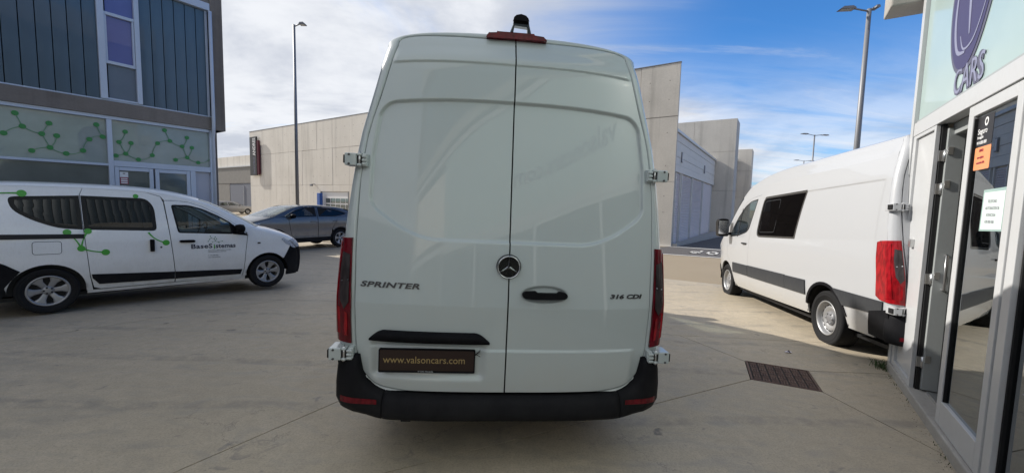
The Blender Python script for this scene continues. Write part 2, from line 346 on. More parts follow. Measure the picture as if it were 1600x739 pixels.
def table(pts):
    """monotone smooth y(x) through a table (cosine-free Hermite)"""
    xs = [p[0] for p in pts]; ys = [p[1] for p in pts]; n = len(xs)
    d = [(ys[i + 1] - ys[i]) / (xs[i + 1] - xs[i]) for i in range(n - 1)]
    m = [d[0]] + [0 if d[i - 1] * d[i] <= 0 else 2 * d[i - 1] * d[i] / (d[i - 1] + d[i]) for i in range(1, n - 1)] + [d[-1]]
    def f(x):
        if x <= xs[0]: return ys[0]
        if x >= xs[-1]: return ys[-1]
        i = 0
        while x > xs[i + 1]: i += 1
        h = xs[i + 1] - xs[i]; t = (x - xs[i]) / h
        return (2 * t ** 3 - 3 * t * t + 1) * ys[i] + (t ** 3 - 2 * t * t + t) * h * m[i] + (-2 * t ** 3 + 3 * t * t) * ys[i + 1] + (t ** 3 - t * t) * h * m[i + 1]
    return f
def ss(a, b, x):
    t = max(0, min(1, (x - a) / (b - a))); return t * t * (3 - 2 * t)
def area(poly): return sum(poly[i][0] * poly[(i + 1) % len(poly)][1] - poly[(i + 1) % len(poly)][0] * poly[i][1] for i in range(len(poly))) / 2
def shrink(poly, d):
    """move every corner of a closed outline inward by d (outward if negative)"""
    if not d: return list(poly)
    s = 1 if area(poly) > 0 else -1; n = len(poly); out = []
    for i in range(n):
        a, b, c = Vector(poly[i - 1]), Vector(poly[i]), Vector(poly[(i + 1) % n])
        e1, e2 = (b - a), (c - b)
        if e1.length < 1e-7 or e2.length < 1e-7: out.append(tuple(b)); continue
        e1.normalize(); e2.normalize(); n1, n2 = Vector((-e1.y, e1.x)) * s, Vector((-e2.y, e2.x)) * s
        m = n1 + n2; l = m.length
        if l < .3: out.append(tuple(b + n1 * d)); continue
        m /= l; out.append(tuple(b + m * (d / max(.4, m.dot(n1)))))
    return out
def rounded(poly, r, n=4):
    """round the corners of a closed outline; r number or one per corner"""
    out = []; m = len(poly)
    for i in range(m):
        a, b, c = Vector(poly[i - 1]), Vector(poly[i]), Vector(poly[(i + 1) % m]); rr = r[i] if isinstance(r, (list, tuple)) else r
        if rr <= 0: out.append(tuple(b)); continue
        p = b + (a - b).normalized() * min(rr, (a - b).length * .45); q = b + (c - b).normalized() * min(rr, (c - b).length * .45)
        for k in range(n + 1):
            t = k / n; out.append(tuple(p * (1 - t) ** 2 + b * 2 * t * (1 - t) + q * t * t))
    return out
def arc(cx, cy, r, a0, a1, n=14): return [(cx + r * math.cos(R(a0 + (a1 - a0) * i / n)), cy + r * math.sin(R(a0 + (a1 - a0) * i / n))) for i in range(n + 1)]
def patch(name, outer, fn, mat, parent, holes=(), us=(), vs=(), step=(.15, .15), rim=.02, gap=.003, smooth=True, off=0.0):
    """a sheet cut to an outline, laid on the surface fn(u, v, offset), with turned-in edges"""
    outer = shrink(outer, gap); hs = [shrink(h, -gap) for h in holes]
    allp = [p for l in [outer] + hs for p in l]
    bm = bmesh.new(); vv = [bm.verts.new((p[0], p[1], 0)) for p in allp]
    for tri in tessellate_polygon([[Vector((p[0], p[1], 0)) for p in l] for l in [outer] + hs]):
        try: bm.faces.new([vv[i] for i in tri])
        except ValueError: pass
    u0, u1 = min(p[0] for p in outer), max(p[0] for p in outer); v0, v1 = min(p[1] for p in outer), max(p[1] for p in outer)
    if step:
        cu = [u0 + (u1 - u0) * (i + 1) / (int((u1 - u0) / step[0]) + 1) for i in range(int((u1 - u0) / step[0]))] + list(us)
        cv = [v0 + (v1 - v0) * (i + 1) / (int((v1 - v0) / step[1]) + 1) for i in range(int((v1 - v0) / step[1]))] + list(vs)
    else: cu, cv = list(us), list(vs)
    for c, nrm in [(c, (1, 0, 0)) for c in cu] + [(c, (0, 1, 0)) for c in cv]:
        bmesh.ops.bisect_plane(bm, geom=bm.verts[:] + bm.edges[:] + bm.faces[:], dist=1e-5, plane_co=(c * nrm[0], c * nrm[1], 0), plane_no=nrm)
    bm.verts.index_update(); bnd = [e for e in bm.edges if len(e.link_faces) == 1]
    flat = [(v.co.x, v.co.y) for v in bm.verts]; faces = [[v.index for v in f.verts] for f in bm.faces]
    verts = [fn(u, v, off) for u, v in flat]; mp = {}
    if rim:
        for e in bnd:
            f = e.link_faces[0]; a, b = e.verts
            # keep winding
            ids = [v.index for v in f.verts]; i = ids.index(a.index)
            if ids[(i + 1) % len(ids)] != b.index: a, b = b, a
            q = []
            for v in (a.index, b.index):
                # duplicate the top vertex too, so that shading breaks at the edge
                if v not in mp: mp[v] = (len(verts), len(verts) + 1); verts.append(fn(*flat[v], off)); verts.append(fn(*flat[v], off - rim))
            faces.append([mp[b.index][0], mp[a.index][0], mp[a.index][1], mp[b.index][1]])
    bm.free()
    return obj(name, verts, faces, mat, parent, smooth)
def grid(name, fn, us, vs, mat, parent, smooth=True, flip=False):
    v = [fn(a, b) for b in vs for a in us]; n = len(us); f = []
    for j in range(len(vs) - 1):
        for i in range(n - 1):
            q = (j * n + i, j * n + i + 1, (j + 1) * n + i + 1, (j + 1) * n + i); f.append(q[::-1] if flip else q)
    return obj(name, v, f, mat, parent, smooth)
def lin(a, b, n): return [a + (b - a) * i / n for i in range(n + 1)]
def text(name, body, size, mat, parent, fn=None, loc=(0, 0, 0), rot=(0, 0, 0), ext=.002, align='LEFT', sx=1.0, shear=0.0, bold=0.0, spacing=1.0):
    """lettering as a real mesh; fn(u, v, depth) lays it on a surface, else loc/rot places it"""
    cu = bpy.data.curves.new(name, 'FONT'); cu.body = body; cu.size = size; cu.align_x = align; cu.extrude = ext; cu.shear = shear; cu.offset = bold; cu.space_character = spacing; cu.resolution_u = 3
    t = bpy.data.objects.new(name, cu); COL.objects.link(t)
    dg = bpy.context.evaluated_depsgraph_get(); me = bpy.data.meshes.new_from_object(t.evaluated_get(dg)); bpy.data.objects.remove(t); me.name = name
    me.materials.clear(); me.materials.append(MT[mat])
    for v in me.vertices:
        x, y, z = v.co.x * sx, v.co.y, v.co.z
        if fn: v.co = Vector(fn(x, y, z))
        else: v.co = Vector((x, y, z))
    return link(name, me, parent, None if fn else loc, None if fn else rot)
G_tab = table([(-40, .0), (3.6, 0), (5.2, -.035), (7, -.11), (9.2, -.20), (12, -.225), (20, -.27), (46, -.28), (400, -.28)])
def G(y): return G_tab(y)
A_ = R(33.4); SD = (math.sin(A_), math.cos(A_)); ND = (math.cos(A_), -math.sin(A_))   # along the street, across it

# ================================================================== GROUND
def gfn(x, y, o=0.0): return (x, y, G(y) + o)
GV = [3.6, 4.0, 4.4, 4.8, 5.2, 5.6, 6, 6.5, 7, 7.5, 8, 8.5, 9, 9.6, 10.5, 12, 14, 17, 20, 30, 46]
def gpatch(name, poly, mat, parent=None, off=0.0, gap=0.0, rim=0): 
    return patch(name, poly, gfn, mat, parent, vs=[v for v in GV if min(p[1] for p in poly) < v < max(p[1] for p in poly)], step=None, rim=rim, gap=gap, off=off, smooth=False)
def onL(s, p=(0, 0), d=SD): return (p[0] + d[0] * s, p[1] + d[1] * s)
gr = gpatch('ground', [(-400, -300), (500, -300), (500, 700), (-400, 700)], 'asphalt', off=-.03); tag(gr, kind='structure')
E0 = (4.07, 10.4)                                     # where yard meets the road, a line across the street
def EL_(s): return onL(s, E0, (ND[0], ND[1]))
yard = gpatch('concrete_yard', [(-60, -40), EL_(-75)if False else (-60, E0[1] + (E0[0] + 60) * .60), (E0[0], E0[1]), (E0[0] + 30, E0[1] - 18), (40, -40)], 'joint', off=-.018)
tag(yard, kind='structure')
# slabs between the sawn joints (each joint is a real 7 mm gap)
X12, M1, M2, M3, M4 = (-2.52, 1.48), (2.586, 4.300), (3.106, 4.060), (2.88, 3.57), (2.36, 3.81)
X16, P56, F3, F4 = (.21, 5.62), (2.25, 5.22), (3.02, 2.6), (4.6, 4.0)
RR = (9.0, 4.6)
def edge_y(x): return E0[1] + (E0[0] - x) * (.60 if x < E0[0] else .60)
L1b, L1t = onL(-28, X16), None
t = 0
while edge_y(onL(t, X16)[0]) > onL(t, X16)[1]: t += .05
L1t = onL(t, X16)
slabs = [
    [X12, X16, L1t, (-22, edge_y(-22)), (-22, 2), (-22, -14), onL(-16, X12), ],
    [X12, M4, M1, P56, X16],
    [X16, P56, RR, (20, 1.6), (20, edge_y(20)), L1t],
    [P56, M1, M2, F4, (20, -6), (20, 1.6), RR],
    [M3, M2, F4, (8, 2.5), F3],
    [M3, F3, (5.5, -10), onL(-16, X12), X12, M4],
]
slabs[3] = [P56, M1, M2, F4, (9.5, 1.0), (20, -2), (20, 1.6), RR]
slabs[4] = [M3, M2, F4, (9.5, 1.0), (8, -8), F3]
slabs[5] = [M3, F3, (8, -8), (6, -16), onL(-16, X12), X12, M4]
for i, s in enumerate(slabs):
    if i == 0:   # the big left field is divided again by faint joints along the street and across it
        a, b = onL(-9, X12), onL(7.6, X16)
        def off(p, k): return (p[0] - ND[0] * k, p[1] - ND[1] * k)
        for k0, k1 in ((0, 4.15), (4.15, 9.5)):
            cuts = [-9, 6.9] ; base = X12
            pts0 = [onL(c, off(X12, k0)) for c in cuts]; pts1 = [onL(c, off(X12, k1)) for c in cuts]
            for j in range(1): gpatch('concrete_slab', [pts0[j], pts0[j + 1], pts1[j + 1], pts1[j]], 'yard', yard, gap=.0045, rim=.016)
            a0, a1 = pts0[-1], pts1[-1]
            def hit(p):
                t = 0
                while edge_y(onL(t, p)[0]) > onL(t, p)[1] and t < 80: t += .05
                return onL(t, p)
            gpatch('concrete_slab', [a0, hit(a0), hit(a1), a1], 'yard', yard, gap=.0045, rim=.016)
        p0 = onL(-9, off(X12, 9.5)); p1 = hit(onL(6.9, off(X12, 9.5)))
        gpatch('concrete_slab', [p0, p1, (-40, edge_y(-40)), (-40, -10)], 'yard', yard, gap=.0045, rim=.016)
    else: gpatch('concrete_slab', s, 'yard', yard, gap=.0045, rim=.016)

# inspection cover: frame, cast plate and its raised bar pattern
mc = empty('manhole_cover', (M4[0], M4[1], G(3.9)), rz=math.atan2(M3[1] - M4[1], M3[0] - M4[0]))
tag(mc, 'rusty brown rectangular iron cover with raised basket pattern set in the concrete', 'manhole cover')
w_, h_ = .575, .54
fr = MB(); fr.box(.004, w_ - .004, .004, .022, -.015, .004).box(.004, w_ - .004, h_ - .022, h_ - .004, -.015, .004).box(.004, .022, .022, h_ - .022, -.015, .004).box(w_ - .022, w_ - .004, .022, h_ - .022, -.015, .004)
fr.done('frame', 'rust', mc, bevel=.002); box('plate', .025, w_ - .025, .025, h_ - .025, -.015, -.009, 'joint', mc)
bars = MB(); c = .074
for i in range(7):
    for j in range(7):
        x0, y0 = .032 + i * c, .030 + j * (h_ - .06) / 7
        for k in range(3):
            if (i + j) % 2: bars.box(x0 + .006 + k * .022, x0 + .020 + k * .022, y0 + .005, y0 + .064, -.006, .003)
            else: bars.box(x0 + .006, x0 + .066, y0 + .006 + k * .021, y0 + .019 + k * .021, -.006, .003)
bars.done('raised_bars', 'rust', mc)

# road beyond the yard
road = gpatch('side_street', [(4.9, 17.35), (40, 0), onL(40, (60, 90), ND), (48, 92), (7.9 + .55 * 0, 19.9), (5.2, 19.0)], 'asphalt_dark', off=-.022)
tag(road, kind='structure')
def strip(name, a, b, w, mat, parent=None, off=.0):
    d = Vector((b[0] - a[0], b[1] - a[1])).normalized(); n = Vector((-d.y, d.x)) * w / 2
    return gpatch(name, [(a[0] - n.x, a[1] - n.y), (b[0] - n.x, b[1] - n.y), (b[0] + n.x, b[1] + n.y), (a[0] + n.x, a[1] + n.y)], mat, parent, off=off)
marks = strip('road_edge_line', (3.0, 18.2), (20, 9.6), .17, 'line_white', off=-.016); tag(marks, kind='structure')
m2 = strip('stop_bar', (7.4, 20.3), (20, 12.9), .22, 'line_white', off=-.016); tag(m2, kind='structure')
# painted STOP on the side street, read by drivers coming out of it
stp = tag(empty('road_word', (9.25, 16.15, G(16.5) - .015), rz=math.atan2(ND[1], ND[0])), 'worn white painted word on the dark side street near its edge line', 'road marking')
def letter(segs):
    m = MB()
    for x0, y0, x1, y1 in segs: m.box(x0, x1, y0, y1, 0, .003)
    m.done('painted_letter', 'line_white', stp)
lw = .55
def seven(x, on):
    w, h, k = .62, 1.5, .16
    S_ = {'t': (x, h - .28, x + w, h), 'm': (x, h / 2 - .14, x + w, h / 2 + .14), 'b': (x, 0, x + w, .28), 'tl': (x, h / 2, x + k, h), 'tr': (x + w - k, h / 2, x + w, h), 'bl': (x, 0, x + k, h / 2), 'br': (x + w - k, 0, x + w, h / 2), 'c': (x + w / 2 - k / 2, 0, x + w / 2 + k / 2, h)}
    letter([S_[c] for c in on])
stp.scale = (.68, .8, 1)
# seen from the yard the word stands upside down: P O T S from the left
seven(-2.9, ('b', 'm', 'bl', 'br', 'tr')); seven(-1.95, ('t', 'b', 'tl', 'tr', 'bl', 'br')); seven(-1.0, ('c', 'b')); seven(-.05, ('t', 'm', 'b', 'tr', 'bl'))

# ================================================================== OFFICE BUILDING (left)
PL = (-7.905, 7.875)
ob = empty('office_building', (PL[0], PL[1], 0), rz=R(90 - 33.4))
tag(ob, 'concrete framed office block with dark ribbed glass upstairs and green molecule decals on its shopfront', 'building')
# local: +X along the street, -Y toward the yard
H1 = 8.25
def fbox(name, s0, s1, o0, o1, z0, z1, mat, bevel=.004, parent=ob): return box(name, s0, s1, -o1, -o0, z0, z1, mat, parent, bevel)
fbox('wall', -16, 2.02, -14, -.35, -.3, H1 - .02, 'dark_concrete')                     # the block behind its facades
fbox('floor_band', -16, 2.03, -.345, .06, 3.15, 3.425, 'dark_concrete')
fbox('end_pier', 1.80, 2.035, -.345, .10, 3.15, H1, 'dark_concrete', bevel=.01)
fbox('roof_band', -16, 2.03, -.345, .065, 5.90, H1 - .01, 'dark_concrete')
fbox('cornice', -16, 1.795, -.30, .10, 5.74, 5.895, 'alu_blue')
fbox('sill_strip', -16, 1.795, .0, .035, 3.43, 3.455, 'alu_blue')
# upper storey: upright channels of profile glass
def chan():
    m = MB(); n = 6; w = .185; z0, z1 = 3.458, 5.735
    for i in range(n + 1):
        x = .004 + (w - .008) * i / n; y = -.012 - .003 * math.sin(math.pi * i / n)
        m.v += [(x, y, z0), (x, y, z1)]
    m.v += [(w - .004, .05, z0), (w - .004, .05, z1), (.004, .05, z0), (.004, .05, z1)]
    k = len(m.v) // 2
    for i in range(k): j = (i + 1) % k; m.f.append((2 * i, 2 * j, 2 * j + 1, 2 * i + 1))
    return m
cm = None
def channels(s0, s1):
    global cm
    s = s0
    while s < s1 - .05:
        if cm is None:
            o = chan().done('glass_channel', 'uglass', ob, smooth=False); cm = o.data
        else: o = link('glass_channel', cm, ob)
        o.location = (s, 0, 0); s += .1905
channels(-.010 - 14 * .1905, -.02); channels(.60, 1.70)
fbox('glazing_backing', -2.7, 1.79, -.25, -.06, 3.44, 5.74, 'black', 0)
fbox('frame_post', 1.72, 1.765, -.05, .03, 3.456, 5.738, 'alu_blue')
# opening window between the glass walls
wi = MB().box(-.015, .085, -.07, .06, 3.457, 5.737).box(.515, .592, -.07, .06, 3.457, 5.737).done('window', 'alu_blue', ob, bevel=.006)
for z in (4.16, 5.06): box('frame', .085, .515, -.055, .05, z - .028, z + .028, 'alu_blue', wi, .004)
box('frame', .088, .118, -.045, .04, 4.19, 5.03, 'alu_blue', wi, .003); box('frame', .482, .512, -.045, .04, 4.19, 5.03, 'alu_blue', wi, .003)
box('frame', .085, .515, -.05, .05, 3.457, 3.49, 'alu_blue', wi, .003)
for z0, z1, m in ((3.49, 4.13, 'greypane'), (4.19, 5.03, 'bluepane'), (5.09, 5.735, 'bluepane')): box('pane', .086 + .03, .514 - .03 if m == 'bluepane' and z0 < 5 else .514, 0, .01, z0, z1, m, wi)
for k in range(2):      # the same window again further back along the block, beyond the frame
    c = copy_tree(wi, ob); c.location.x = -3.2 * (k + 1) + .3
# drainpipe
MB().tube([(1.785, -.13, 5.72), (1.785, -.13, 3.3), (1.785, -.11, 3.1), (1.80, -.03, 2.95), (1.80, -.03, -.05)], .035, 12).done('drainpipe', 'alu_blue', ob, smooth=True)
# ground floor shopfront
def fr_(s0, s1, z0, z1, o0=-.06, o1=.03, mat='alu_blue', name='shopfront_frame'): return fbox(name, s0, s1, o0, o1, z0, z1, mat, .004)
fr_(-6.0, 1.73, 3.085, 3.148); fr_(.045, .118, -.1, 3.084); fr_(1.735, 1.775, -.1, 3.148); fr_(-6, .044, 2.19, 2.235); fr_(.119, 1.734, 2.19, 2.30, -.06, .028)
fr_(-3.1, -3.03, -.1, 3.084); fr_(-6, .044, -.1, .12)
def pane(s0, s1, z0, z1, mat, o=-.03, name='glass_pane'): return box(name, s0 + .001, s1 - .001, -o, -o + .012, z0 + .001, z1 - .001, mat, ob)
pane(-3.03, .045, 2.235, 3.085, 'frost', name='frosted_panel'); pane(.118, 1.735, 2.30, 3.085, 'frost', name='frosted_panel'); pane(-6, -3.1, 2.235, 3.085, 'frost', name='frosted_panel')
pane(-3.03, .045, .12, 2.19, 'darkpane'); pane(-6, -3.1, .12, 2.19, 'darkpane')
for s0, s1 in ((.125, .715), (.745, 1.345)):
    d = MB().box(s0, s0 + .065, -.02, .05, 0, 2.185).box(s1 - .065, s1, -.02, .05, 0, 2.185).box(s0 + .066, s1 - .066, -.02, .05, 2.115, 2.185).box(s0 + .066, s1 - .066, -.02, .05, 0, .25).done('door', 'alu_blue', ob, bevel=.004)
    box('pane', s0 + .066, s1 - .066, .01, .02, .251, 2.114, 'darkpane', d)
    MB().tube([(s1 - .03 if s0 < .5 else s0 + .03, -.02, .95), (s1 - .03 if s0 < .5 else s0 + .03, -.07, .96), (s1 - .03 if s0 < .5 else s0 + .03, -.07, 1.2), (s1 - .03 if s0 < .5 else s0 + .03, -.02, 1.21)], .012, 8).done('handle', 'steel', d, smooth=True)
fr_(1.35, 1.44, -.1, 2.189); pane(1.44, 1.735, 0, 2.19, 'lilacpanel', name='side_panel')
# molecule decals: discs and curved links lying on the glass
def fl(u, v, d=0.0): return (u, -.008 - .024 * 0 - d - .012, v)
def disc(mb, u, v, r, fn, d0, d1, n=20): mb.prism([(u + r * math.cos(2 * math.pi * i / n), v + r * math.sin(2 * math.pi * i / n)) for i in range(n)], fn, d0, d1)
def linkstrip(mb, a, b, sag, w, fn, d0, d1, w2=None):
    a, b = Vector(a), Vector(b); d = b - a; nrm = Vector((-d.y, d.x)).normalized(); L_, R_ = [], []
    for i in range(11):
        t = i / 10; p = a + d * t + nrm * sag * 4 * t * (1 - t); tt = (d + nrm * sag * 4 * (1 - 2 * t)).normalized(); q = Vector((-tt.y, tt.x)); ww = w * (1 - .45 * math.sin(math.pi * t))
        L_.append(tuple(p + q * ww)); R_.append(tuple(p - q * ww))
    mb.prism(L_ + R_[::-1], fn, d0, d1)
m1 = [(-1.205, 2.624), (-1.068, 2.981), (-0.996, 2.771), (-0.782, 2.677), (-0.688, 2.876), (-0.604, 2.669), (-0.695, 2.448), (-0.911, 2.368), (-0.501, 2.364), (-0.283, 2.444), (-0.191, 2.666), (-0.085, 2.954), (-0.008, 2.739)]
e1 = [(0, 2, .02), (1, 2, .0), (2, 3, -.02), (3, 4, .0), (3, 6, .0), (5, 6, .02), (6, 7, -.02), (6, 8, -.02), (8, 9, -.03), (9, 10, .02), (10, 12, .03), (11, 12, -.01)]
m2_ = [(0.10, 2.40), (0.219, 2.671), (0.32, 2.886), (0.397, 2.675), (0.31, 2.452), (0.499, 2.357), (0.721, 2.468), (0.816, 2.727), (1.023, 2.803), (0.942, 3.016), (1.233, 2.714), (1.325, 2.916), (1.409, 2.709), (1.315, 2.484), (1.108, 2.414), (1.515, 2.394), (1.734, 2.484)]
e2 = [(0, 4, .0), (1, 2, -.02), (1, 4, .0), (3, 4, .02), (4, 5, -.01), (5, 6, -.03), (6, 7, .02), (7, 8, .02), (8, 9, -.0), (8, 10, -.02), (10, 11, -.02), (10, 13, .0), (12, 13, .02), (13, 14, -.01), (13, 15, -.02), (15, 16, -.03)]
fp = lambda u, v, d: (u, .018 - d, v)
def mol(nodes, edges, r, dx=0, clip=None):
    l = MB()
    for a, b, s in edges: linkstrip(l, (nodes[a][0] + dx, nodes[a][1]), (nodes[b][0] + dx, nodes[b][1]), s, .009, fp, -.001, .001)
    for u, v in nodes:
        if clip is None or u + r < clip:
            k = MB(); disc(k, u + dx, v, r, fp, -.001, .0025); k.done('molecule_disc', 'green', ob)
    l.done('molecule_links', 'green_line', ob)
mol(m1, e1, .042, 0, .05); mol([(u if u > .16 else .165, v) for u, v in m2_], e2, .040, 0, 1.76)
# printed notices on the door glass
nt_ = box('notice_sticker', .20, .325, .004, .009, 1.85, 2.09, 'sticker_red', ob); box('notice_header', .20, .325, 0, .0035, 1.985, 2.09, 'sticker_white', nt_)
for z, h in ((1.955, .02), (1.915, .028), (1.875, .024)): box('notice_strip', .214, .312, 0, .0035, z - h / 2, z + h / 2, 'sticker_white', nt_)
box('notice_mark', .245, .28, -.003, -.0005, 2.05, 2.066, 'sticker_black', nt_)
# unseen block added behind the office block to throw shade across the yard
wg = empty('shadow_block', (-12.7, 15.1, 0), rz=R(90 - 33.4)); tag(wg, 'unseen plain concrete block added behind the office block to shade the yard', 'building')
box('wall', -9, 0, 0, 14, -.4, 9.0, 'dark_concrete', wg); box('parapet', -9.05, .05, -.05, 14.05, 9.003, 9.2, 'alu_blue', wg, .01)

# ================================================================== CAR DEALER SHOPFRONT (right)
PR = (4.019, 4.173)
sh = empty('dealer_building', (PR[0], PR[1], 0), rz=R(90 - 33.4)); tag(sh, 'car dealer shopfront with pale cyan sign panel, aluminium frame and glazed doors', 'building')
# local +X along the street (away), +Y toward the yard
def rs(s): return s * 1.021 + .118
def rzz(z): return 1.65 + (z - 1.65) * 1.021
def rbox(name, s0, s1, o0, o1, z0, z1, mat, bevel=.003, parent=sh): return box(name, s0, s1, o0, o1, z0, z1, mat, parent, bevel)
def rbox_(name, s0, s1, o0, o1, z0, z1, mat, bevel=.003, parent=sh): return box(name, rs(s0), rs(s1), o0, o1, rzz(z0), rzz(z1), mat, parent, bevel)
rbox('step', -12, .0, -.42, .0, -.12, .085, 'step_concrete', .012)
rbox('threshold_rail', -1.56, -.84, -.30, -.115, .086, .105, 'steel', .003)
FO = -.02                                           # outer plane of the frames, behind the step edge
def frm(s0, s1, z0, z1, o1=FO, d=.09, mat='alu', name='shopfront_frame'): return rbox_(name, s0, s1, o1 - d, o1, z0, z1, mat)
frm(-.16, -.075, .086, 4.6, FO + .012, .13)            # corner post
frm(-12, -.161, 2.395, 2.52, FO + .004, .10); frm(-12, -.161, 4.45, 4.6)
frm(-12, -.162, 2.522, 2.545, FO - .01, .06, 'alu_door')
rbox_('sign_panel', -2.86, -.163, FO - .05, FO - .022, 2.547, 4.448, 'cyanpanel', 0); rbox_('sign_panel', -5.8, -2.90, FO - .05, FO - .022, 2.547, 4.448, 'cyanpanel', 0); rbox_('sign_panel', -8.8, -5.84, FO - .05, FO - .022, 2.547, 4.448, 'cyanpanel', 0)
for s in (-2.88, -5.82): frm(s - .018, s + .018, 2.547, 4.448, FO - .02, .03)
rbox_('overhang', -.06, .30, -.5, .235, 3.72, 4.1, 'step_concrete', .015)
rbox_('overhang', -12, -.065, -.5, -.06, 4.62, 8.5, 'black', .0); rbox_('overhang', -12, -.065, -.055, .06, 4.62, 4.9, 'step_concrete', .015); rbox_('overhang', -12, -.065, -.055, .06, 7.6, 8.5, 'step_concrete', .015)
for i in range(58):
    o = link('glass_channel', cm, sh); o.location = (-11.4 + i * .1905, -.03, 1.47); o.scale = (1, -1, 1.0); o.rotation_euler = (0, 0, 0)
rbox_('end_wall', -.14, -.0755, -7.5, -.21, -.3, 8.3, 'cladding', 0)
# side light left of the doorway: solid pale panel in a frame
frm(-.255, -.165, .086, 2.393); pn = rbox_('side_panel', -.80, -.257, FO - .06, FO - .02, .17, 2.36, 'alu', .004)
frm(-.80, -.257, .086, .168); frm(-.80, -.257, 2.362, 2.393); frm(-.85, -.802, .086, 2.393, FO, .03)
lk = rbox_('lock_box', -.47, -.395, FO - .019, FO + .012, 1.33, 1.405, 'steel', .004, sh)
# doorway: jamb, folded-in leaf with hinges
rbox_('jamb', -.875, -.80, FO - .062, FO - .035, .086, 2.393, 'black', .0)
rbox_('inner_head', -1.56, -.86, FO - .3, FO - .1, 2.30, 2.393, 'alu_door', .003)
LX0, LX1 = rs(-.905), rs(-.855)
lf = MB().box(LX0, LX1, -.19, -.085, .10, 2.37).box(LX0, LX1, -.80, -.70, .10, 2.37).box(LX0, LX1, -.699, -.191, .10, .30).box(LX0, LX1, -.699, -.191, 2.27, 2.37).done('open_door_leaf', 'alu_door', sh, bevel=.004)
box('pane', LX0 + .02, LX0 + .03, -.699, -.191, .301, 2.269, 'shopglass', lf)
MB().tube([(LX0 - .001, -.15, 1.0), (LX0 - .04, -.15, 1.0), (LX0 - .04, -.15, 1.3), (LX0 - .001, -.15, 1.3)], .010, 8).done('pull_handle', 'steel', lf, smooth=True)
for z in (.34, 1.08, 1.86, 2.14):
    h = box('hinge', rs(-.885), rs(-.876), -.078, -.044, z - .045, z + .045, 'steel', sh, .002)
    MB().tube([(rs(-.892), -.082, z - .05), (rs(-.892), -.082, z + .05)], .011, 10).done('hinge_pin', 'steel', h, smooth=True)
    box('hinge_plate', LX0 - .008, LX0 - .001, -.125, -.090, z + .005, z + .07, 'steel', h, .002)
# shut leaf beside the doorway
leaf = MB(); S0, S1 = rs(-2.315), rs(-1.545); ZT = rzz(2.388)
leaf.box(S1 - .085, S1, FO - .06, FO - .005, .09, ZT).box(S0, S0 + .075, FO - .06, FO - .005, .09, ZT).box(S0 + .076, S1 - .086, FO - .06, FO - .005, .09, .275).box(S0 + .076, S1 - .086, FO - .06, FO - .005, ZT - .078, ZT)
lo = leaf.done('door_leaf', 'alu', sh, bevel=.004)
MB().box(S1 - .10, S1 - .086, FO - .045, FO - .012, .276, 2.309).box(S0 + .076, S0 + .09, FO - .045, FO - .012, .276, 2.309).done('glazing_gasket', 'rubber', lo)
box('pane', S0 + .0905, S1 - .1005, FO - .035, FO - .027, .276, ZT - .079, 'shopglass', lo)
frm(-2.372, -2.322, .086, 2.393, FO - .02, .06); frm(-2.47, -2.376, .086, 2.393, FO + .004, .10)
# further glazing toward and past the camera
for s1 in (rs(-2.471) , -4.02, -5.66, -7.3):
    s0 = s1 - 1.62; f = MB().box(s0, s0 + .06, FO - .07, FO, .09, 2.405).box(s0 + .061, s1 - .002, FO - .07, FO, .09, .17).box(s0 + .061, s1 - .002, FO - .07, FO, 2.34, 2.405).done('window', 'alu', sh, bevel=.003)
    box('pane', s0 + .061, s1 - .002, FO - .045, FO - .035, .171, 2.339, 'shopglass', f); box('gasket', s1 - .022, s1 - .003, FO - .05, FO - .02, .171, 2.339, 'rubber', f)
# showroom behind the glass
rbox_('showroom_floor', -12, -.15, -7.4, -.425, -.1, .07, 'step_concrete', 0); rbox_('showroom_back_wall', -12, -.15, -7.5, -7.41, .0, 4.4, 'cladding', 0)
rbox_('showroom_ceiling', -12, -.15, -7.4, -.2, 2.75, 2.85, 'cladding', 0); rbox_('showroom_side_wall', -12.1, -12.02, -7.4, -.1, 0, 4.4, 'cladding', 0)
rbox_('upper_wall', -12, -.15, -7.5, -.2, 2.86, 8.3, 'cladding', 0)
# sign: purple emblem with pale strokes and CARS below it
def fs(u, v, d=0): return (u, FO - .021 + d, v)          # u grows to the left of the reader? see flip below
cxs, czs = -1.335, 3.40
def fe(u, v, d): return (rs(cxs - u * 1.12), FO - .021 + d, rzz(czs + v))   # u to the reader's right (toward the camera), v up
emb = [(-.30, .62), (-.36, .45), (-.33, .30), (-.40, .0), (-.40, -.25), (-.33, -.50), (-.20, -.66), (-.02, -.70), (.14, -.60), (.28, -.38), (.40, -.05), (.45, .3), (.40, .62), (.2, .82), (-.1, .85)]
cf = cat(emb + [emb[0]]); emb_s = [cf(i / 4) for i in range(len(emb) * 4)]
se = tag(empty('shop_sign', (0, 0, 0)), 'purple shield emblem with pale interlaced strokes above the word CARS on the cyan panel', 'sign'); se.location = (PR[0], PR[1], 0); se.rotation_euler = (0, 0, R(90 - 33.4))
MB().prism(emb_s, fe, 0, .004).done('emblem_field', 'logo_grey', se); MB().prism(shrink(emb_s, .035), fe, .0045, .007).done('emblem_inner', 'logo', se)
st_ = MB()
def stroke(mb, pts, w0, w1, d0=.0075, d1=.010, fn=fe):
    c = cat(pts); n = 26; Lp, Rp = [], []
    for i in range(n + 1):
        t = i / n * (len(pts) - 1); a = Vector(c(t)); b = Vector(c(min(len(pts) - 1, t + .02))) - Vector(c(max(0, t - .02))); b.normalize(); q = Vector((-b.y, b.x)); w = (w0 + (w1 - w0) * i / n) * (.35 + .65 * math.sin(math.pi * min(1, max(.0, i / n))))
        Lp.append(tuple(a + q * w)); Rp.append(tuple(a - q * w))
    mb.prism(Lp + Rp[::-1], fn, d0, d1)
stroke(st_, [(-.12, .80), (-.08, .30), (-.03, -.20), (.0, -.44)], .030, .016)
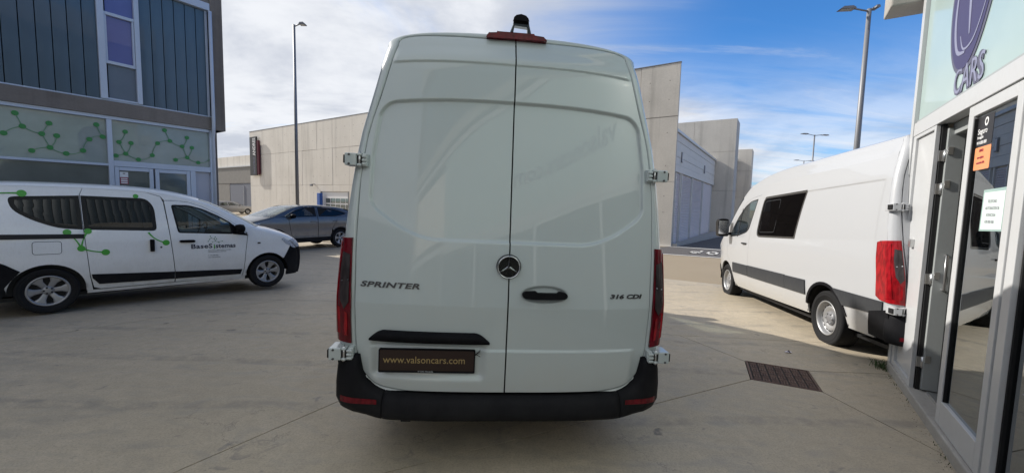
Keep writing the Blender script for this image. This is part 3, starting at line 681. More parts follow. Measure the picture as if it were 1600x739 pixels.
stroke(st_, [(-.20, .22), (-.27, .0), (-.28, -.28), (-.20, -.50), (-.05, -.55)], .014, .022)
stroke(st_, [(.03, .50), (.14, .62), (.27, .60), (.30, .42), (.26, .38)], .016, .030)
stroke(st_, [(.02, .12), (.10, .35), (.17, .56)], .006, .010); stroke(st_, [(.30, -.10), (.22, -.32), (.08, -.50), (-.08, -.52), (-.16, -.40)], .006, .010)
st_.done('emblem_strokes', 'lilac', se)
def fcars(u, v, d): return (rs(-1.105 - u), FO - .021 + d + .003, rzz(2.565 + v))
text('word_lettering', 'CARS', .27, 'logo_grey', se, fn=lambda u, v, d: fcars(u, v, d), ext=.002, sx=.86, bold=.012, spacing=.92)
text('word_fill', 'CARS', .27, 'lilac', se, fn=lambda u, v, d: fcars(u, v, d + .003), ext=.001, sx=.86, bold=-.001, spacing=1.03)
s2 = tag(empty('wall_lettering', (PR[0], PR[1], 0), rz=R(90 - 33.4)), 'dark web address lettering on the cyan panels behind the camera', 'sign')
text('lettering', 'valsoncars.com', .42, 'logo', s2, fn=lambda u, v, d: (-3.55 - u, FO - .018 + d, 3.05 + v), ext=.002, bold=.008)
# stickers on the door glass
dk = FO - .0268
stk = tag(empty('security_sticker', (PR[0], PR[1], 0), rz=R(90 - 33.4)), 'black and orange alarm company sticker high on the dealer door glass', 'sticker')
def fst(u, v, d): return (rs(-1.652 - u), dk + d, rzz(1.945 + v))
MB().prism(rounded([(0, .155), (.245, .155), (.245, .35), (0, .35)], .012), fst, 0, .001).done('upper_field', 'sticker_black', stk)
MB().prism(rounded([(0, 0), (.245, 0), (.245, .150), (0, .150)], .012), fst, 0, .001).done('lower_field', 'sticker_orange', stk)
ring = MB()
for k in range(24):
    a0, a1 = 2 * math.pi * k / 24, 2 * math.pi * (k + 1) / 24
    ring.prism([(.14 + .028 * math.cos(a0) * r, .308 + .028 * math.sin(a0) * r) for r in (1,)] + [(.14 + .028 * math.cos(a1), .308 + .028 * math.sin(a1)), (.14 + .016 * math.cos(a1), .308 + .016 * math.sin(a1)), (.14 + .016 * math.cos(a0), .308 + .016 * math.sin(a0))], fst, .0012, .002)
ring.done('ring_mark', 'sticker_white', stk)
for s, z, h, x, m in (('Seguro', .236, .052, .02, 'sticker_white'), ('Protegido', .206, .024, .02, 'sticker_white'), ('914 000 000', .168, .030, .02, 'sticker_white'), ('AVISO', .118, .024, .07, 'sticker_red'), ('zona vigilada', .075, .02, .05, 'sticker_red'), ('conectado 24 h', .04, .02, .045, 'sticker_red')):
    text('lettering', s, h, m, stk, fn=lambda u, v, d, x=x, z=z: fst(u + x, v + z, d + .0022), ext=.0005, bold=.0006)
nt2 = tag(empty('paper_notice', (PR[0], PR[1], 0), rz=R(90 - 33.4)), 'pale sheet with four printed lines in a clear sleeve on the dealer door glass', 'notice')
def fn2(u, v, d): return (rs(-1.862 - u), dk + d, rzz(1.545 + v))
MB().prism([(0, 0), (.345, .012), (.35, .27), (.01, .262)], fn2, 0, .001).done('sleeve', 'sleeve', nt2); MB().prism([(.02, .012), (.31, .022), (.315, .25), (.028, .244)], fn2, .0015, .002).done('sheet', 'paper', nt2)
for k, (s, x) in enumerate((('TELEFONO', .09), ('AUTOBASTIDOR', .065), ('ATENCION', .085), ('630 000 000', .075))): text('lettering', s, .026, 'greytext', nt2, fn=lambda u, v, d, k=k, x=x: fn2(u + x, v + .18 - .042 * k, d + .0025), ext=.0004, bold=.0006)

# ================================================================== LONG CONCRETE HALL
C0 = (7.93, 20.0)
hall = empty('concrete_hall', (C0[0], C0[1], 0), rz=R(-33.4)); tag(hall, 'long tan concrete warehouse with board marked panels and a small glazed roller door', 'building')
# local: +X across the street to the right, -Y toward the yard
box('wall', -43.6, -6, .12, 14, -.6, 8.50, 'wall_concrete', hall); box('wall', -5.99, -.15, .12, .5, -.6, 8.50, 'wall_concrete', hall)
WX = [-43.6] + [-40.6 + 2.42 * i for i in range(17)]; WX = [x for x in WX if x < -1.3] + [0.0]
ZR = [-.6, 2.9, 6.08, 8.60]
for i in range(len(WX) - 1):
    for j in range(3):
        a, b, z0, z1 = WX[i] + .008, WX[i + 1] - .008, ZR[j] + .008, ZR[j + 1] - .008
        if j == 0 and -31.3 < WX[i] < -26.4: continue
        yy = random.uniform(-.006, .006)
        o = box('concrete_panel', a, b, -.005 + yy, .118, z0, z1, 'pier_concrete' if b > -6 else 'wall_concrete', hall, .008)
th = MB()
for i in range(len(WX) - 1):
    for zc in (1.4, 2.2, 3.7, 5.3, 6.9, 7.8):
        for fx in (.25, .75):
            x = WX[i] + (WX[i + 1] - WX[i]) * fx
            if -31.3 < x < -25.5 and zc < 3: continue
            th.prism([(x + .024 * math.cos(a), zc + .024 * math.sin(a)) for a in [k * math.pi / 3 for k in range(6)]], lambda u, v, d: (u, -.013 - d, v), -.006, .001)
th.done('tie_holes', 'dark_concrete', hall)['kind'] = 'stuff'
box('flashing', -43.62, .01, -.03, .14, 8.605, 8.64, 'post', hall)
# panels round the roller door
dr0, dr1 = -30.45, -26.2
lo_ = [x for x in WX if x < dr0][-1]
xs = [x for x in WX if x <= -31.2][-1]; xe = [x for x in WX if x > -26.4 + .0][0]
i0 = min(i for i, x in enumerate(WX) if -31.3 < x < -26.4); i1 = max(i for i, x in enumerate(WX) if -31.3 < x < -26.4) + 1
box('concrete_panel', WX[i0] + .008, dr0, -.004, .118, -.6, 2.31, 'wall_concrete', hall) if WX[i0] < dr0 else None
box('concrete_panel', dr1, WX[i1] - .008, -.004, .118, -.6, 2.31, 'wall_concrete', hall) if WX[i1] > dr1 else None
box('concrete_panel', min(WX[i0], dr0) + .008, max(WX[i1], dr1) - .008, -.003, .118, 2.318, 2.892, 'wall_concrete', hall, .008)
rd = box('roller_door', dr0 + .02, dr1 - .02, .09, .117, -.35, 2.30, 'sticker_white', hall)
for i in range(5):
    for j, (z0, z1) in enumerate(((.05, .55), (.70, 1.20), (1.32, 1.72))):
        box('pane', dr0 + .75 + i * .74, dr0 + .75 + i * .74 + .62, .07, .088, z0, z1, 'darkpane', rd)
box('jamb', dr0 + .02, dr0 + .12, -.02, .088, -.35, 2.3, 'post', hall); box('jamb', dr1 - .12, dr1 - .02, -.02, .088, -.35, 2.3, 'post', hall)
vl = tag(empty('wall_light'), 'small floodlight high on the tan concrete hall beside its roller door', 'lamp'); vl.location = (C0[0] + ND[0] * -31.3, C0[1] + ND[1] * -31.3, 2.95); vl.rotation_euler = (0, 0, R(-33.4))
box('bracket', -.03, .03, -.25, -.01, .0, .05, 'post', vl); box('lamp_head', -.14, .14, -.42, -.24, -.16, .02, 'post', vl, .02)
# ladder-blue machine standing in the door
lif = tag(empty('vehicle_lift', (C0[0] + ND[0] * -29.95 + SD[0] * -.35, C0[1] + ND[1] * -29.95 + SD[1] * -.35, -.28), rz=R(-33.4)), 'blue post of a vehicle lift standing at the left of the glazed roller door', 'vehicle lift')
box('post', -.22, .22, -.15, .15, 0, 2.45, 'blue', lif, .02); box('base', -.4, .4, -.25, .25, 0, .08, 'blue', lif, .01); box('arm', -.55, -.2, -.3, -.16, .6, .75, 'blue', lif, .01); box('arm', .2, .5, -.3, -.16, .6, .75, 'blue', lif, .01)
# projecting sign
sg = tag(empty('vertical_sign', (C0[0] + ND[0] * -41.9, C0[1] + ND[1] * -41.9, 0), rz=R(-33.4)), 'tall black sign board reading ANDRES up its face on the far concrete hall', 'sign')
box('board', -.95, .45, -.34, -.20, 3.95, 7.95, 'sign_black', sg, .01); box('side_fin', .455, .80, -.30, -.10, 4.02, 7.55, 'sign_red', sg, .01)
MB().box(-.8, -.7, -.2, -.006, 7.2, 7.3).box(.2, .3, -.2, -.006, 7.2, 7.3).box(-.8, -.7, -.2, -.006, 4.6, 4.7).box(.2, .3, -.2, -.006, 4.6, 4.7).done('brackets', 'post', sg)
text('lettering', 'ANDRES', .78, 'sticker_white', sg, fn=lambda u, v, d: (.25 - v, -.342 - d, 6.0 + u * .62), ext=.004, bold=.01)
text('small_lettering', 'Carpinteria & Ebanista', .34, 'lilac', sg, fn=lambda u, v, d: (.05 - v, -.342 - d, 4.1 + u * .56), ext=.004)
text('small_lettering', 'ANDRES', .30, 'sign_red', sg, fn=lambda u, v, d: (.70 - v, -.302 - d, 6.0 + u * .9), ext=.004) if False else None

# ================================================================== ROW OF UNITS BEYOND (right of the van)
def unit(s0, s1, ztop, doors, label, pier_w, first):
    o = empty('warehouse_unit', (C0[0] + SD[0] * s0, C0[1] + SD[1] * s0, 0), rz=R(-33.4)); tag(o, label, 'building', 'units along the side street')
    L_ = s1 - s0; x = -.12
    box('wall', -12, x - .12, .15, L_ - .01, -.6, ztop - .12, 'cladding', o)
    n = int((ztop - 3.45) / .36)
    for i in range(n): box('cladding_plank', x - .11, x + .012 * (i % 2 == 0), .16, L_ - .02, 3.46 + i * (ztop - 3.46) / n + .006, 3.46 + (i + 1) * (ztop - 3.46) / n - .006, 'cladding', o, .004)
    box('coping', -12, x + .10, .155, L_ + .0, ztop + .002, ztop + .14, 'alu', o, .01)
    for a, b, slat in doors:
        d = box('shutter', x - .10, x - .06, a, b, -.3, 3.40, 'shutter', o)
        if slat:
            k = MB(); m = 40
            for i in range(m):
                z0 = -.28 + i * 3.66 / m; k.v += [(x - .055, a + .05, z0), (x - .015, a + .05, z0 + .05), (x - .055, a + .05, z0 + .088), (x - .055, b - .05, z0), (x - .015, b - .05, z0 + .05), (x - .055, b - .05, z0 + .088)]
                q = i * 6; k.f += [(q, q + 1, q + 4, q + 3), (q + 1, q + 2, q + 5, q + 4)]
            kk = k.done('shutter_slats', 'shutter', d); kk['kind'] = 'stuff'
        box('door_jamb', x - .09, x + .01, a - .08, a - .002, -.3, 3.44, 'alu', o); box('door_jamb', x - .09, x + .01, b + .002, b + .08, -.3, 3.44, 'alu', o)
    for s in ([1.9, 9.6] if first else [7]):
        MB().box(x + .013, x + .06, s - .14, s + .14, 4.02, 4.55).done('vent', 'post', o); 
        box('vent_louvre', x + .061, x + .075, s - .10, s + .10, 4.06, 4.51, 'lilacpanel', o)
    return o
unit(0, 14.9, 5.38, [(.95, 1.95, True), (2.4, 5.3, True), (5.65, 9.3, True), (9.7, 13.9, False)], 'nearest grey unit with three roller shutters and a pale door in a ribbed front', .4, True)
unit(17.3, 33.8, 7.35, [(3.2, 7.4, False), (7.9, 13.2, False)], 'farther and taller unit with two tall pale doors past the stepped pier', .4, False)
# stepped concrete party walls
def pier(s0, s1, w, zt, label, back=-14, cuts=2):
    o = empty('party_wall', (C0[0] + SD[0] * s0, C0[1] + SD[1] * s0, 0), rz=R(-33.4)); tag(o, label, 'wall', 'concrete piers between the units')
    xs = [back + (w - back) * i / 5 for i in range(6)]
    zs = [-.6, 3.05, 6.1, zt]
    for i in range(5):
        for j in range(3): box('concrete_panel', xs[i] + .006, xs[i + 1] - .006, 0, s1 - s0, zs[j] + .006, zs[j + 1] - .006, 'pier_concrete', o, .008)
    return o
pier(14.93, 17.27, 1.25, 8.62, 'stepped tan concrete wall between the two grey units')
pier(33.85, 36.5, 1.35, 8.62, 'last tan concrete wall at the far end of the units')
# raised pavement in front of the first unit
pv = gpatch('pavement', [onL(.15, C0), onL(.15, (C0[0] + ND[0] * .25, C0[1] + ND[1] * .25)), onL(15.5, (C0[0] + ND[0] * 1.5, C0[1] + ND[1] * 1.5)), onL(40, (C0[0] + ND[0] * 1.9, C0[1] + ND[1] * 1.9)), onL(40, C0)], 'step_concrete', off=.10, rim=.16)
tag(pv, kind='structure')

# ---------------- far grey works on the left, far block on the right
fw = empty('grey_works', (-36.5, 58, 0), rz=R(-33.4)); tag(fw, 'far grey metal works with a wide dark gate, behind the silver hatchback', 'building')
box('wall', -22, 14, .3, 14, -.6, 7.8, 'wall_concrete', fw); box('fascia', -22, 14, .0, .29, 3.7, 6.1, 'fascia', fw); box('fascia_cap', -22, 14, -.12, .28, 6.103, 6.25, 'alu', fw)
box('gate', -9.0, -4.55, .06, .28, -.3, 3.62, 'greydoor', fw, .01); box('gate', -4.5, 8, .05, .28, -.3, 3.66, 'greydoor', fw, .01); box('wall_panel', -22, -9.1, .04, .28, -.3, 3.68, 'fascia', fw)
MB().tube([(-4.4, -.02, -.3), (-4.4, -.02, 3.4)], .05, 6).done('gate_edge', 'alu', fw)
fb = empty('far_block', (34, 34, 0), rz=R(-33.4)); tag(fb, 'far tan concrete block showing its sunlit top above the parked van', 'building')
box('wall', 1.5, 22, 0, 16, -.6, 8.9, 'wall_concrete', fb); box('parapet', 1.4, 22.1, -.1, 16.1, 8.903, 9.15, 'wall_concrete', fb)

# ================================================================== LAMP POSTS
def lamp(loc, H, arms, label, rz=0, r=.085, group='street lamps'):
    o = tag(empty('street_lamp', loc, rz), label, 'street lamp', group)
    MB().tube([(0, 0, 0), (0, 0, H * .5), (0, 0, H)], r, 14, r2=r * .62).done('pole', 'post', o, smooth=True)
    MB().box(-.2, .2, -.2, .2, 0, .02).box(-.13, .13, -.13, .13, .02, .35).done('base', 'post', o, bevel=.01)
    for dx in arms:
        s = 1 if dx > 0 else -1
        MB().tube([(0, 0, H - .08), (dx * .45, 0, H + .02), (dx * .6, 0, H + .03)], .028, 8).done('arm', 'post', o, smooth=True)
        x0, x1 = sorted((dx * .5, dx)); h = MB().prism([(x0, H + .0), (x0 + (x1 - x0) * .2, H + .075), (x1 - (x1 - x0) * .2, H + .085), (x1, H + .03), (x1, H + .0)], lambda u, v, d: (u, d, v), -.13, .13).done('lamp_head', 'post', o, bevel=.01)
        box('lens', x0 + .05, x1 - .05, -.10, .10, H - .015, H - .002, 'lens_clear', h)
    return o
lamp((-10.12, 19, G(19)), 9.75, [.52], 'single arm lamp post in front of the long tan concrete hall', 0)
lamp((11.95, 14.3, G(14)), 8.75, [-.95, .25], 'tall grey lamp post rising behind the parked white van', R(-8), .105)
lamp((28.5, 39, -.28), 9.1, [-1.5, 1.5], 'nearer of two far double arm lamps above the white van roof', R(10), .09)
lamp((42.6, 60, -.28), 9.2, [-1.6, 1.6], 'farthest double arm lamp peeping over the white van roof', R(6), .09)
pl = tag(empty('lattice_pole', (31.4, 55, -.28)), 'thin blue grey lattice pylon beyond the end of the grey units', 'pylon')
m = MB()
for sx in (-.2, .2):
    for sy in (-.2, .2): m.tube([(sx, sy, 0), (sx, sy, 5.2)], .05, 4)
for i in range(10): m.tube([(-.2, -.2, i * .52), (.2, -.2, (i + 1) * .52)], .03, 4)
m.done('mast', 'post', pl); MB().tube([(-1.3, 0, 2.9), (-.2, 0, 2.4)], .05, 4).tube([(-.8, 0, 3.6), (0, 0, 3.6)], .04, 4).done('crossarm', 'post', pl)
# low building behind the camera that closes the yard (mirrored in paintwork and glass)
bk = empty('rear_warehouse', (SD[0] * -19, SD[1] * -19, 0), rz=R(-33.4)); tag(bk, 'pale warehouse closing the yard behind the camera', 'building')
box('wall', -24, 14, -8, 0, -.3, 6.5, 'wall_concrete', bk)
for i in range(5):
    w = box('window', -20 + i * 6.4, -16 + i * 6.4, .002, .05, .2, 3.6, 'alu', bk); box('pane', -19.8 + i * 6.4, -16.2 + i * 6.4, .052, .06, .4, 3.4, 'darkpane', w)

# ================================================================== VEHICLES
def wheel(parent, x, y, r, w, rr, style, side, steer=0):
    """side +1: outer face toward +x. tyre and rim are real lathes, spokes or slots on the face"""
    wo_ = empty('wheel', (x, y, r), parent=parent); wo_.rotation_euler = (0, 0, steer)
    def fn(a, b, d): return (side * d, a, b)
    T = MB(); hw = w / 2
    T.lathe([(rr, -hw * .75), (rr + .01, -hw * .9), (r * .86, -hw), (r * .955, -hw * .93), (r * .992, -hw * .8), (r, -hw * .5), (r * .994, -hw * .34), (r * .994, -hw * .28), (r, -hw * .24), (r, hw * .24), (r * .994, hw * .28), (r * .994, hw * .34), (r, hw * .5), (r * .992, hw * .8), (r * .955, hw * .93), (r * .90, hw * .985), (r * .895, hw * .965), (r * .86, hw), (r * .80, hw * 1.0), (r * .795, hw * .975), (rr + .012, hw * .92), (rr, hw * .78)], fn, 56)
    T.done('tyre', 'rubber', wo_, smooth=True)
    if style == 'steel':
        k = MB(); k.lathe([(rr + .002, hw * .78), (rr + .006, hw * .90), (rr - .006, hw * .92), (rr - .014, hw * .78), (rr * .88, hw * .60), (rr * .86, hw * .35), (rr * .80, hw * .36), (rr * .70, hw * .52), (rr * .60, hw * .55), (rr * .50, hw * .40), (rr * .36, hw * .36), (.001, hw * .36)], fn, 56); k.done('rim', 'rim_silver', wo_, smooth=True)
        sl = MB()
        for i in range(16):
            a = 2 * math.pi * i / 16; pts = [(rr * .755 + math.cos(t) * rr * .055, math.sin(t) * rr * .10) for t in [2 * math.pi * j / 10 for j in range(10)]]
            sl.prism([(p * math.cos(a) - q * math.sin(a), p * math.sin(a) + q * math.cos(a)) for p, q in pts], fn, hw * .40, hw * .485)
        sl.done('rim_slots', 'black', wo_)['kind'] = 'stuff'
        c = MB(); c.lathe([(rr * .40, hw * .36), (rr * .39, hw * .50), (rr * .28, hw * .62), (.001, hw * .66)], fn, 32)
        for i in range(6):
            a = 2 * math.pi * i / 6; c.lathe([(.014, hw * .5), (.014, hw * .68), (.001, hw * .7)], lambda p, q, d, a=a: fn(p + rr * .30 * math.cos(a), q + rr * .30 * math.sin(a), d), 8)
        c.done('hub_cap', 'rim_grey', wo_, smooth=True)
    else:
        k = MB(); k.lathe([(rr + .002, hw * .78), (rr + .008, hw * .92), (rr - .008, hw * .94), (rr - .02, hw * .80), (rr * .90, hw * .1), (rr * .90, -hw * .7)], fn, 56); k.done('rim', 'rim_silver', wo_, smooth=True)
        bk = MB(); bk.lathe([(rr * .91, -hw * .2), (.001, -hw * .2)], fn, 32); bk.lathe([(rr * .55, -hw * .1), (rr * .55, .0), (.001, .0)], fn, 32); bk.done('brake_disc', 'interior', wo_)
        ns = 6 if style == 'six' else 5; s = MB()
        for i in range(ns):
            a = 2 * math.pi * (i + .08) / ns; hw0, hw1 = rr * .15, rr * .30
            # a spoke that flares to the rim, with raised shoulders
            prof = [(.16 * rr, hw0, .42), (.35 * rr, hw0 * .95, .52), (.62 * rr, hw0 * 1.15, .66), (.85 * rr, hw1, .74), (.985 * rr, hw1 * 1.25, .78)]
            b = len(s.v)
            for (p, q, d) in prof:
                for qq, dd in ((-q, d - .32), (-q, d - .05), (-q * .55, d + .02), (0, d - .03), (q * .55, d + .02), (q, d - .05), (q, d - .32)):
                    s.v.append(fn(p * math.cos(a) - qq * math.sin(a), p * math.sin(a) + qq * math.cos(a), dd * hw))
            for m in range(len(prof) - 1):
                for n_ in range(6): s.f.append((b + m * 7 + n_, b + m * 7 + n_ + 1, b + (m + 1) * 7 + n_ + 1, b + (m + 1) * 7 + n_))
        s.done('spokes', 'rim_silver', wo_, smooth=True)
        h = MB(); h.lathe([(rr * .30, hw * .30), (rr * .29, hw * .52), (rr * .15, hw * .60), (.001, hw * .60)], fn, 28); h.done('hub', 'rim_silver', wo_, smooth=True)
        nb = MB()
        for i in range(5):
            a = 2 * math.pi * (i + .5) / 5; nb.lathe([(.012, hw * .45), (.012, hw * .64), (.001, hw * .65)], lambda p, q, d, a=a: fn(p + rr * .20 * math.cos(a), q + rr * .20 * math.sin(a), d), 8)
        nb.done('wheel_bolts', 'black', wo_)
    return wo_
def liner(parent, x0, x1, y, z, r):
    """dark wheel housing: half drum open below"""
    m = MB(); n = 18; k = 0
    for i in range(n + 1):
        a = math.pi * i / n; m.v += [(x0, y + r * math.cos(a), z + r * math.sin(a)), (x1, y + r * math.cos(a), z + r * math.sin(a))]
    for i in range(n): m.f.append((2 * i, 2 * i + 1, 2 * i + 3, 2 * i + 2))
    q = 0 if abs(x0) < abs(x1) else 1; m.f.append(tuple(2 * i + q for i in range(n + 1)))
    m.done('wheel_housing', 'black', parent)

def skin(name, E, C, Wf, t0, t1, mat, parent, p=3.0, nt=12, nv=16, v0=-1.0, v1=1.0, off=0.0, rim=0.02, inset=0.0):
    """piece of the top skin between the two roof edges; E edge line, C centre line (both y,z), p squareness"""
    def P(t, v):
        e, c = E(t), C(t); a = min(1.0, abs(v)); f = 1 - (1 - a ** p) ** (1 / p)
        return Vector((v * Wf(*e), c[0] + (e[0] - c[0]) * f, c[1] + (e[1] - c[1]) * f))
    def Pn(t, v, o):
        q = P(t, v)
        if not o: return q
        e = 1e-3; vv = max(-.995, min(.995, v)); a = P(t + e, vv) - P(t - e, vv); b = P(t, vv + e) - P(t, vv - e); n = b.cross(a)
        if n.length < 1e-12: return q
        n.normalize()
        if n.z < 0 and abs(n.z) > .2: n = -n
        elif abs(n.z) <= .2 and n.y * (1 if C(t)[0] > 1.5 else -1) < 0: n = -n
        return q + n * o
    ts = lin(t0 + inset, t1 - inset, nt); 
    ws = lin(math.asin(max(-1, v0)) if v0 > -1 else -math.pi / 2, math.asin(v1) if v1 < 1 else math.pi / 2, nv * 2)
    vs = [math.sin(w) for w in ws]
    V = [Pn(t, v, off) for t in ts for v in vs]; n = len(vs); F = []
    for i in range(nt):
        for j in range(n - 1): F.append((i * n + j, i * n + j + 1, (i + 1) * n + j + 1, (i + 1) * n + j))
    if rim:
        loop = [i for i in range(n)] + [i * n + n - 1 for i in range(1, nt + 1)] + [nt * n + j for j in range(n - 2, -1, -1)] + [i * n for i in range(nt - 1, 0, -1)]
        tv = [(ts[i // n], vs[i % n]) for i in loop]; k = len(V)
        V += [V[i] for i in loop] + [Pn(t, v, off - rim) for t, v in tv]; m = len(loop)
        for i in range(m): j = (i + 1) % m; F.append((k + i, k + j, k + m + j, k + m + i))
    return obj(name, V, F, mat, parent, True)

# ------------------------------------------------------------------ the tall panel van
VW = table([(.18, .91), (.35, .98), (.55, 1.022), (.75, 1.040), (1.0, 1.048), (1.4, 1.036), (1.7, 1.012), (2.0, .974), (2.3, .905), (2.62, .832), (2.8, .78)])
VO = table([(.466, .60), (.475, .70), (.498, .79), (.56, .872), (.65, .912), (.745, .926), (1.1, .942), (1.4, .953), (1.7, .950), (1.95, .928), (2.05, .912), (2.3, .845), (2.62, .765)])
def lean(z):
    y = 0
    if z > 1.0: y += .16 * (z - 1.0)
    if z > 2.45: y += (z - 2.45) ** 2
    return y
def YR(x, z): return lean(z) + .09 * min(abs(x), 1.05) ** 3
def opening(z, g=0):
    z2 = z + g
    if z2 <= 2.62: return VO(max(.466, z - g if z < .7 else z)) - g
    return max(.01, (.765 * max(0.0, 1 - (min(1, (z2 - 2.62) / .10)) ** 4) ** .25) - g)
VL = 5.93
gfr = table([(4.5, 1), (5.1, .985), (5.5, .93), (5.75, .83), (5.95, .70)])
VE = cat([(.375, 2.62), (1.2, 2.62), (2.4, 2.62), (3.0, 2.60), (3.5, 2.50), (3.85, 2.34), (4.20, 2.13), (4.62, 1.75), (4.97, 1.41), (5.22, 1.23), (5.52, 1.07), (5.74, .88), (5.83, .6), (5.80, .3)])
VC = cat([(.385, 2.76), (1.2, 2.785), (2.4, 2.785), (3.0, 2.77), (3.5, 2.70), (3.95, 2.54), (4.34, 2.29), (4.80, 1.86), (5.22, 1.47), (5.42, 1.32), (5.75, 1.14), (5.90, .90), (5.94, .6), (5.91, .3)])
def vW(y, z):
    w = VW(z) * gfr(y)
    if .36 < y < 4.0 and z < 2.04: w -= .010 * ss(.36, .44, y) * (1 - ss(2.015, 2.035, z)) * ss(1.28, 1.30, z) * (1 if y < 3.3 else 1 - ss(3.3, 3.45, y))
    if z > 2.27 and y > .4: w -= .007 * ss(2.275, 2.295, z) * (1 - ss(2.4, 2.6, z)) * ss(.4, .5, y)
    return w
def ys_(z): return YR(VW(z), z) + .055
def sprinter(loc, rz, roll=0, pitch=0, label='', clean=False, crew=False, hi=True, dirtplate=True):
    van = empty('panel_van', loc, rot=(pitch, roll, rz)); tag(van, label, 'van', 'tall white panel vans')
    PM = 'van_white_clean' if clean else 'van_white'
    # --- rear ring between door opening and body side
    zs = [.466, .485, .50, .53, .58, .65, .745, .9, 1.1, 1.3, 1.5, 1.7, 1.9, 2.05, 2.2, 2.35, 2.48, 2.56, 2.62]
    vt = [math.sin(a) for a in lin(math.pi / 2, 0, 16)][1:]
    def halfring():
        rows = []
        for z in zs: rows.append(((VO(z), z), (VW(z), ys_(z), z)))
        for v in vt:
            zo = 2.62 + .10 * (1 - v ** 4) ** .25; e, c = VE(0), VC(0); f = 1 - (1 - v ** 2.5) ** (1 / 2.5)
            rows.append(((.765 * v, zo), (v * VW(2.62), c[0] + (e[0] - c[0]) * f, c[1] + (e[1] - c[1]) * f)))
        return rows
    rows = halfring(); full = [((-a[0][0], a[0][1]), (-a[1][0], a[1][1], a[1][2])) for a in rows] + list(reversed(rows[:-1]))
    K = 9; V = []; F = []
    for (xo, zo), (xs_, y_s, z_s) in full:
        yo = YR(xo, zo); line = [(xo * .985, yo + .045, zo - .012 if zo > 2.6 else zo), (xo, yo + .004, zo)]
        for k in range(K + 1):
            a = k / K * math.pi / 2; sx, sy = math.sin(a), 1 - math.cos(a)
            if k == 0: line[1] = (xo, yo, zo); continue
            line.append((xo + (xs_ - xo) * sx, yo + (y_s - yo) * sy, zo + (z_s - zo) * sx))
        V += line
    n = K + 2
    for i in range(len(full) - 1):
        for j in range(n - 1): F.append((i * n + j, i * n + j + 1, (i + 1) * n + j + 1, (i + 1) * n + j))
    obj('rear_frame', V, F, PM, van, True)
    # --- black sheet standing in for the shade behind the door seam
    MB().prism([(-.93,.45),(.93,.45),(.93,1.9),(.76,2.5),(.70,2.62),(-.70,2.62),(-.76,2.5),(-.93,1.9)], lambda u, v, d: (u, d, v), .40, .43).done('seam_dark_sheet', 'black', van)
    # --- rear doors with their pressings
    def D(x, z, side):
        ax = abs(x); d = 0
        zt = 2.288 - .045 * (ax / .85) ** 2.6; xs1 = .885 if z < 1.9 else .885 - (z - 1.9) * .12; zb = 1.388 + .20 * max(0, (ax - .45) / .42) ** 1.8
        dt, ds, db = zt - z, xs1 - ax, z - zb; r = .10
        dd = min(dt, ds, db)
        if dt < r and ds < r: dd = min(dd, r - math.hypot(r - dt, r - ds))
        r2 = .05
        if ds < r2 and db < r2: dd = min(dd, r2 - math.hypot(r2 - ds, r2 - db))
        d -= .024 * ss(0, .018, dd)
        fx = 1 - ss(.74, .80, ax); zc = 2.524 - .03 * (ax / .8) ** 3
        d += .012 * ss(zc - .006, zc + .006, z) * (1 - ss(zc + .02, zc + .12, z)) * fx
        d += .010 * (1 - ss(.722, .744, z)) * ss(-.86, -.80, -ax)
        if side < 0:
            u, v = abs(x + .475) - .365, abs(z - .665) - .135; m = max(u, v)
            if u > -.06 and v > -.06: m = math.hypot(u + .06, v + .06) - .06
            d -= .022 * (1 - ss(-.055, .0, m))
            q = math.hypot((x + .085) / .05, (z - .86) / .07); d -= .0035 * math.exp(-q * q) ; q = math.hypot((x + .05) / .03, (z - .81) / .10); d += .0025 * math.exp(-q * q)
        else:
            q = math.hypot((x - .225) / .155, (z - 1.085) / .056); d -= .020 * (1 - ss(.70, 1.0, q))
        d += .0012 * math.sin(x * 5.1 + z * 3.3) * math.sin(z * 4.2 - x * 2.2 + side)
        return d
    feats = sorted(set([round(z, 4) for z in lin(.472, .56, 12) + lin(.56, 2.60, 360 if hi else 60) + lin(2.60, 2.7145, 22)]))
    nx = 150 if hi else 24; hg = .0045
    for side in (-1, 1):
        V, F = [], []
        for z in feats:
            o = opening(z, .009)
            for i in range(nx + 1):
                x = side * (hg + (max(o, hg + .004) - hg) * i / nx); V.append((x, YR(x, z) - D(x, z, side), z))
        m = nx + 1
        for j in range(len(feats) - 1):
            for i in range(nx):
                q = (j * m + i, j * m + i + 1, (j + 1) * m + i + 1, (j + 1) * m + i); F.append(q if side > 0 else q[::-1])
        loop = [j * m + nx for j in range(len(feats))] + [(len(feats) - 1) * m + i for i in range(nx - 1, -1, -1)] + [j * m for j in range(len(feats) - 2, -1, -1)] + [i for i in range(1, nx)]
        k = len(V); V += [V[i] for i in loop] + [(V[i][0] * (.995), V[i][1] + .03, V[i][2]) for i in loop]; ml = len(loop)
        for i in range(ml): j = (i + 1) % ml; F.append((k + i, k + j, k + ml + j, k + ml + i))
        dr = obj('rear_door', V, F, PM, van, True)
        if side > 0: right_door = dr
        else: left_door = dr
    # weather seal seen in the seams
    V, F = [], []
    for (xo, zo), _q in full:
        s_ = 1 if xo > 0 else -1; k = len(V); y = YR(xo, zo) + .010
        top_ = zo > 2.62; V += [(xo + s_ * .004, y, zo + (.006 if top_ else 0)), (xo - s_ * .02 * (0 if abs(xo) < .02 else 1), y + .002, zo - (.02 if top_ else 0))]
    for i in range(len(full) - 1): F.append((2 * i, 2 * i + 1, 2 * i + 3, 2 * i + 2))
    obj('door_seal', V, F, 'black', van)
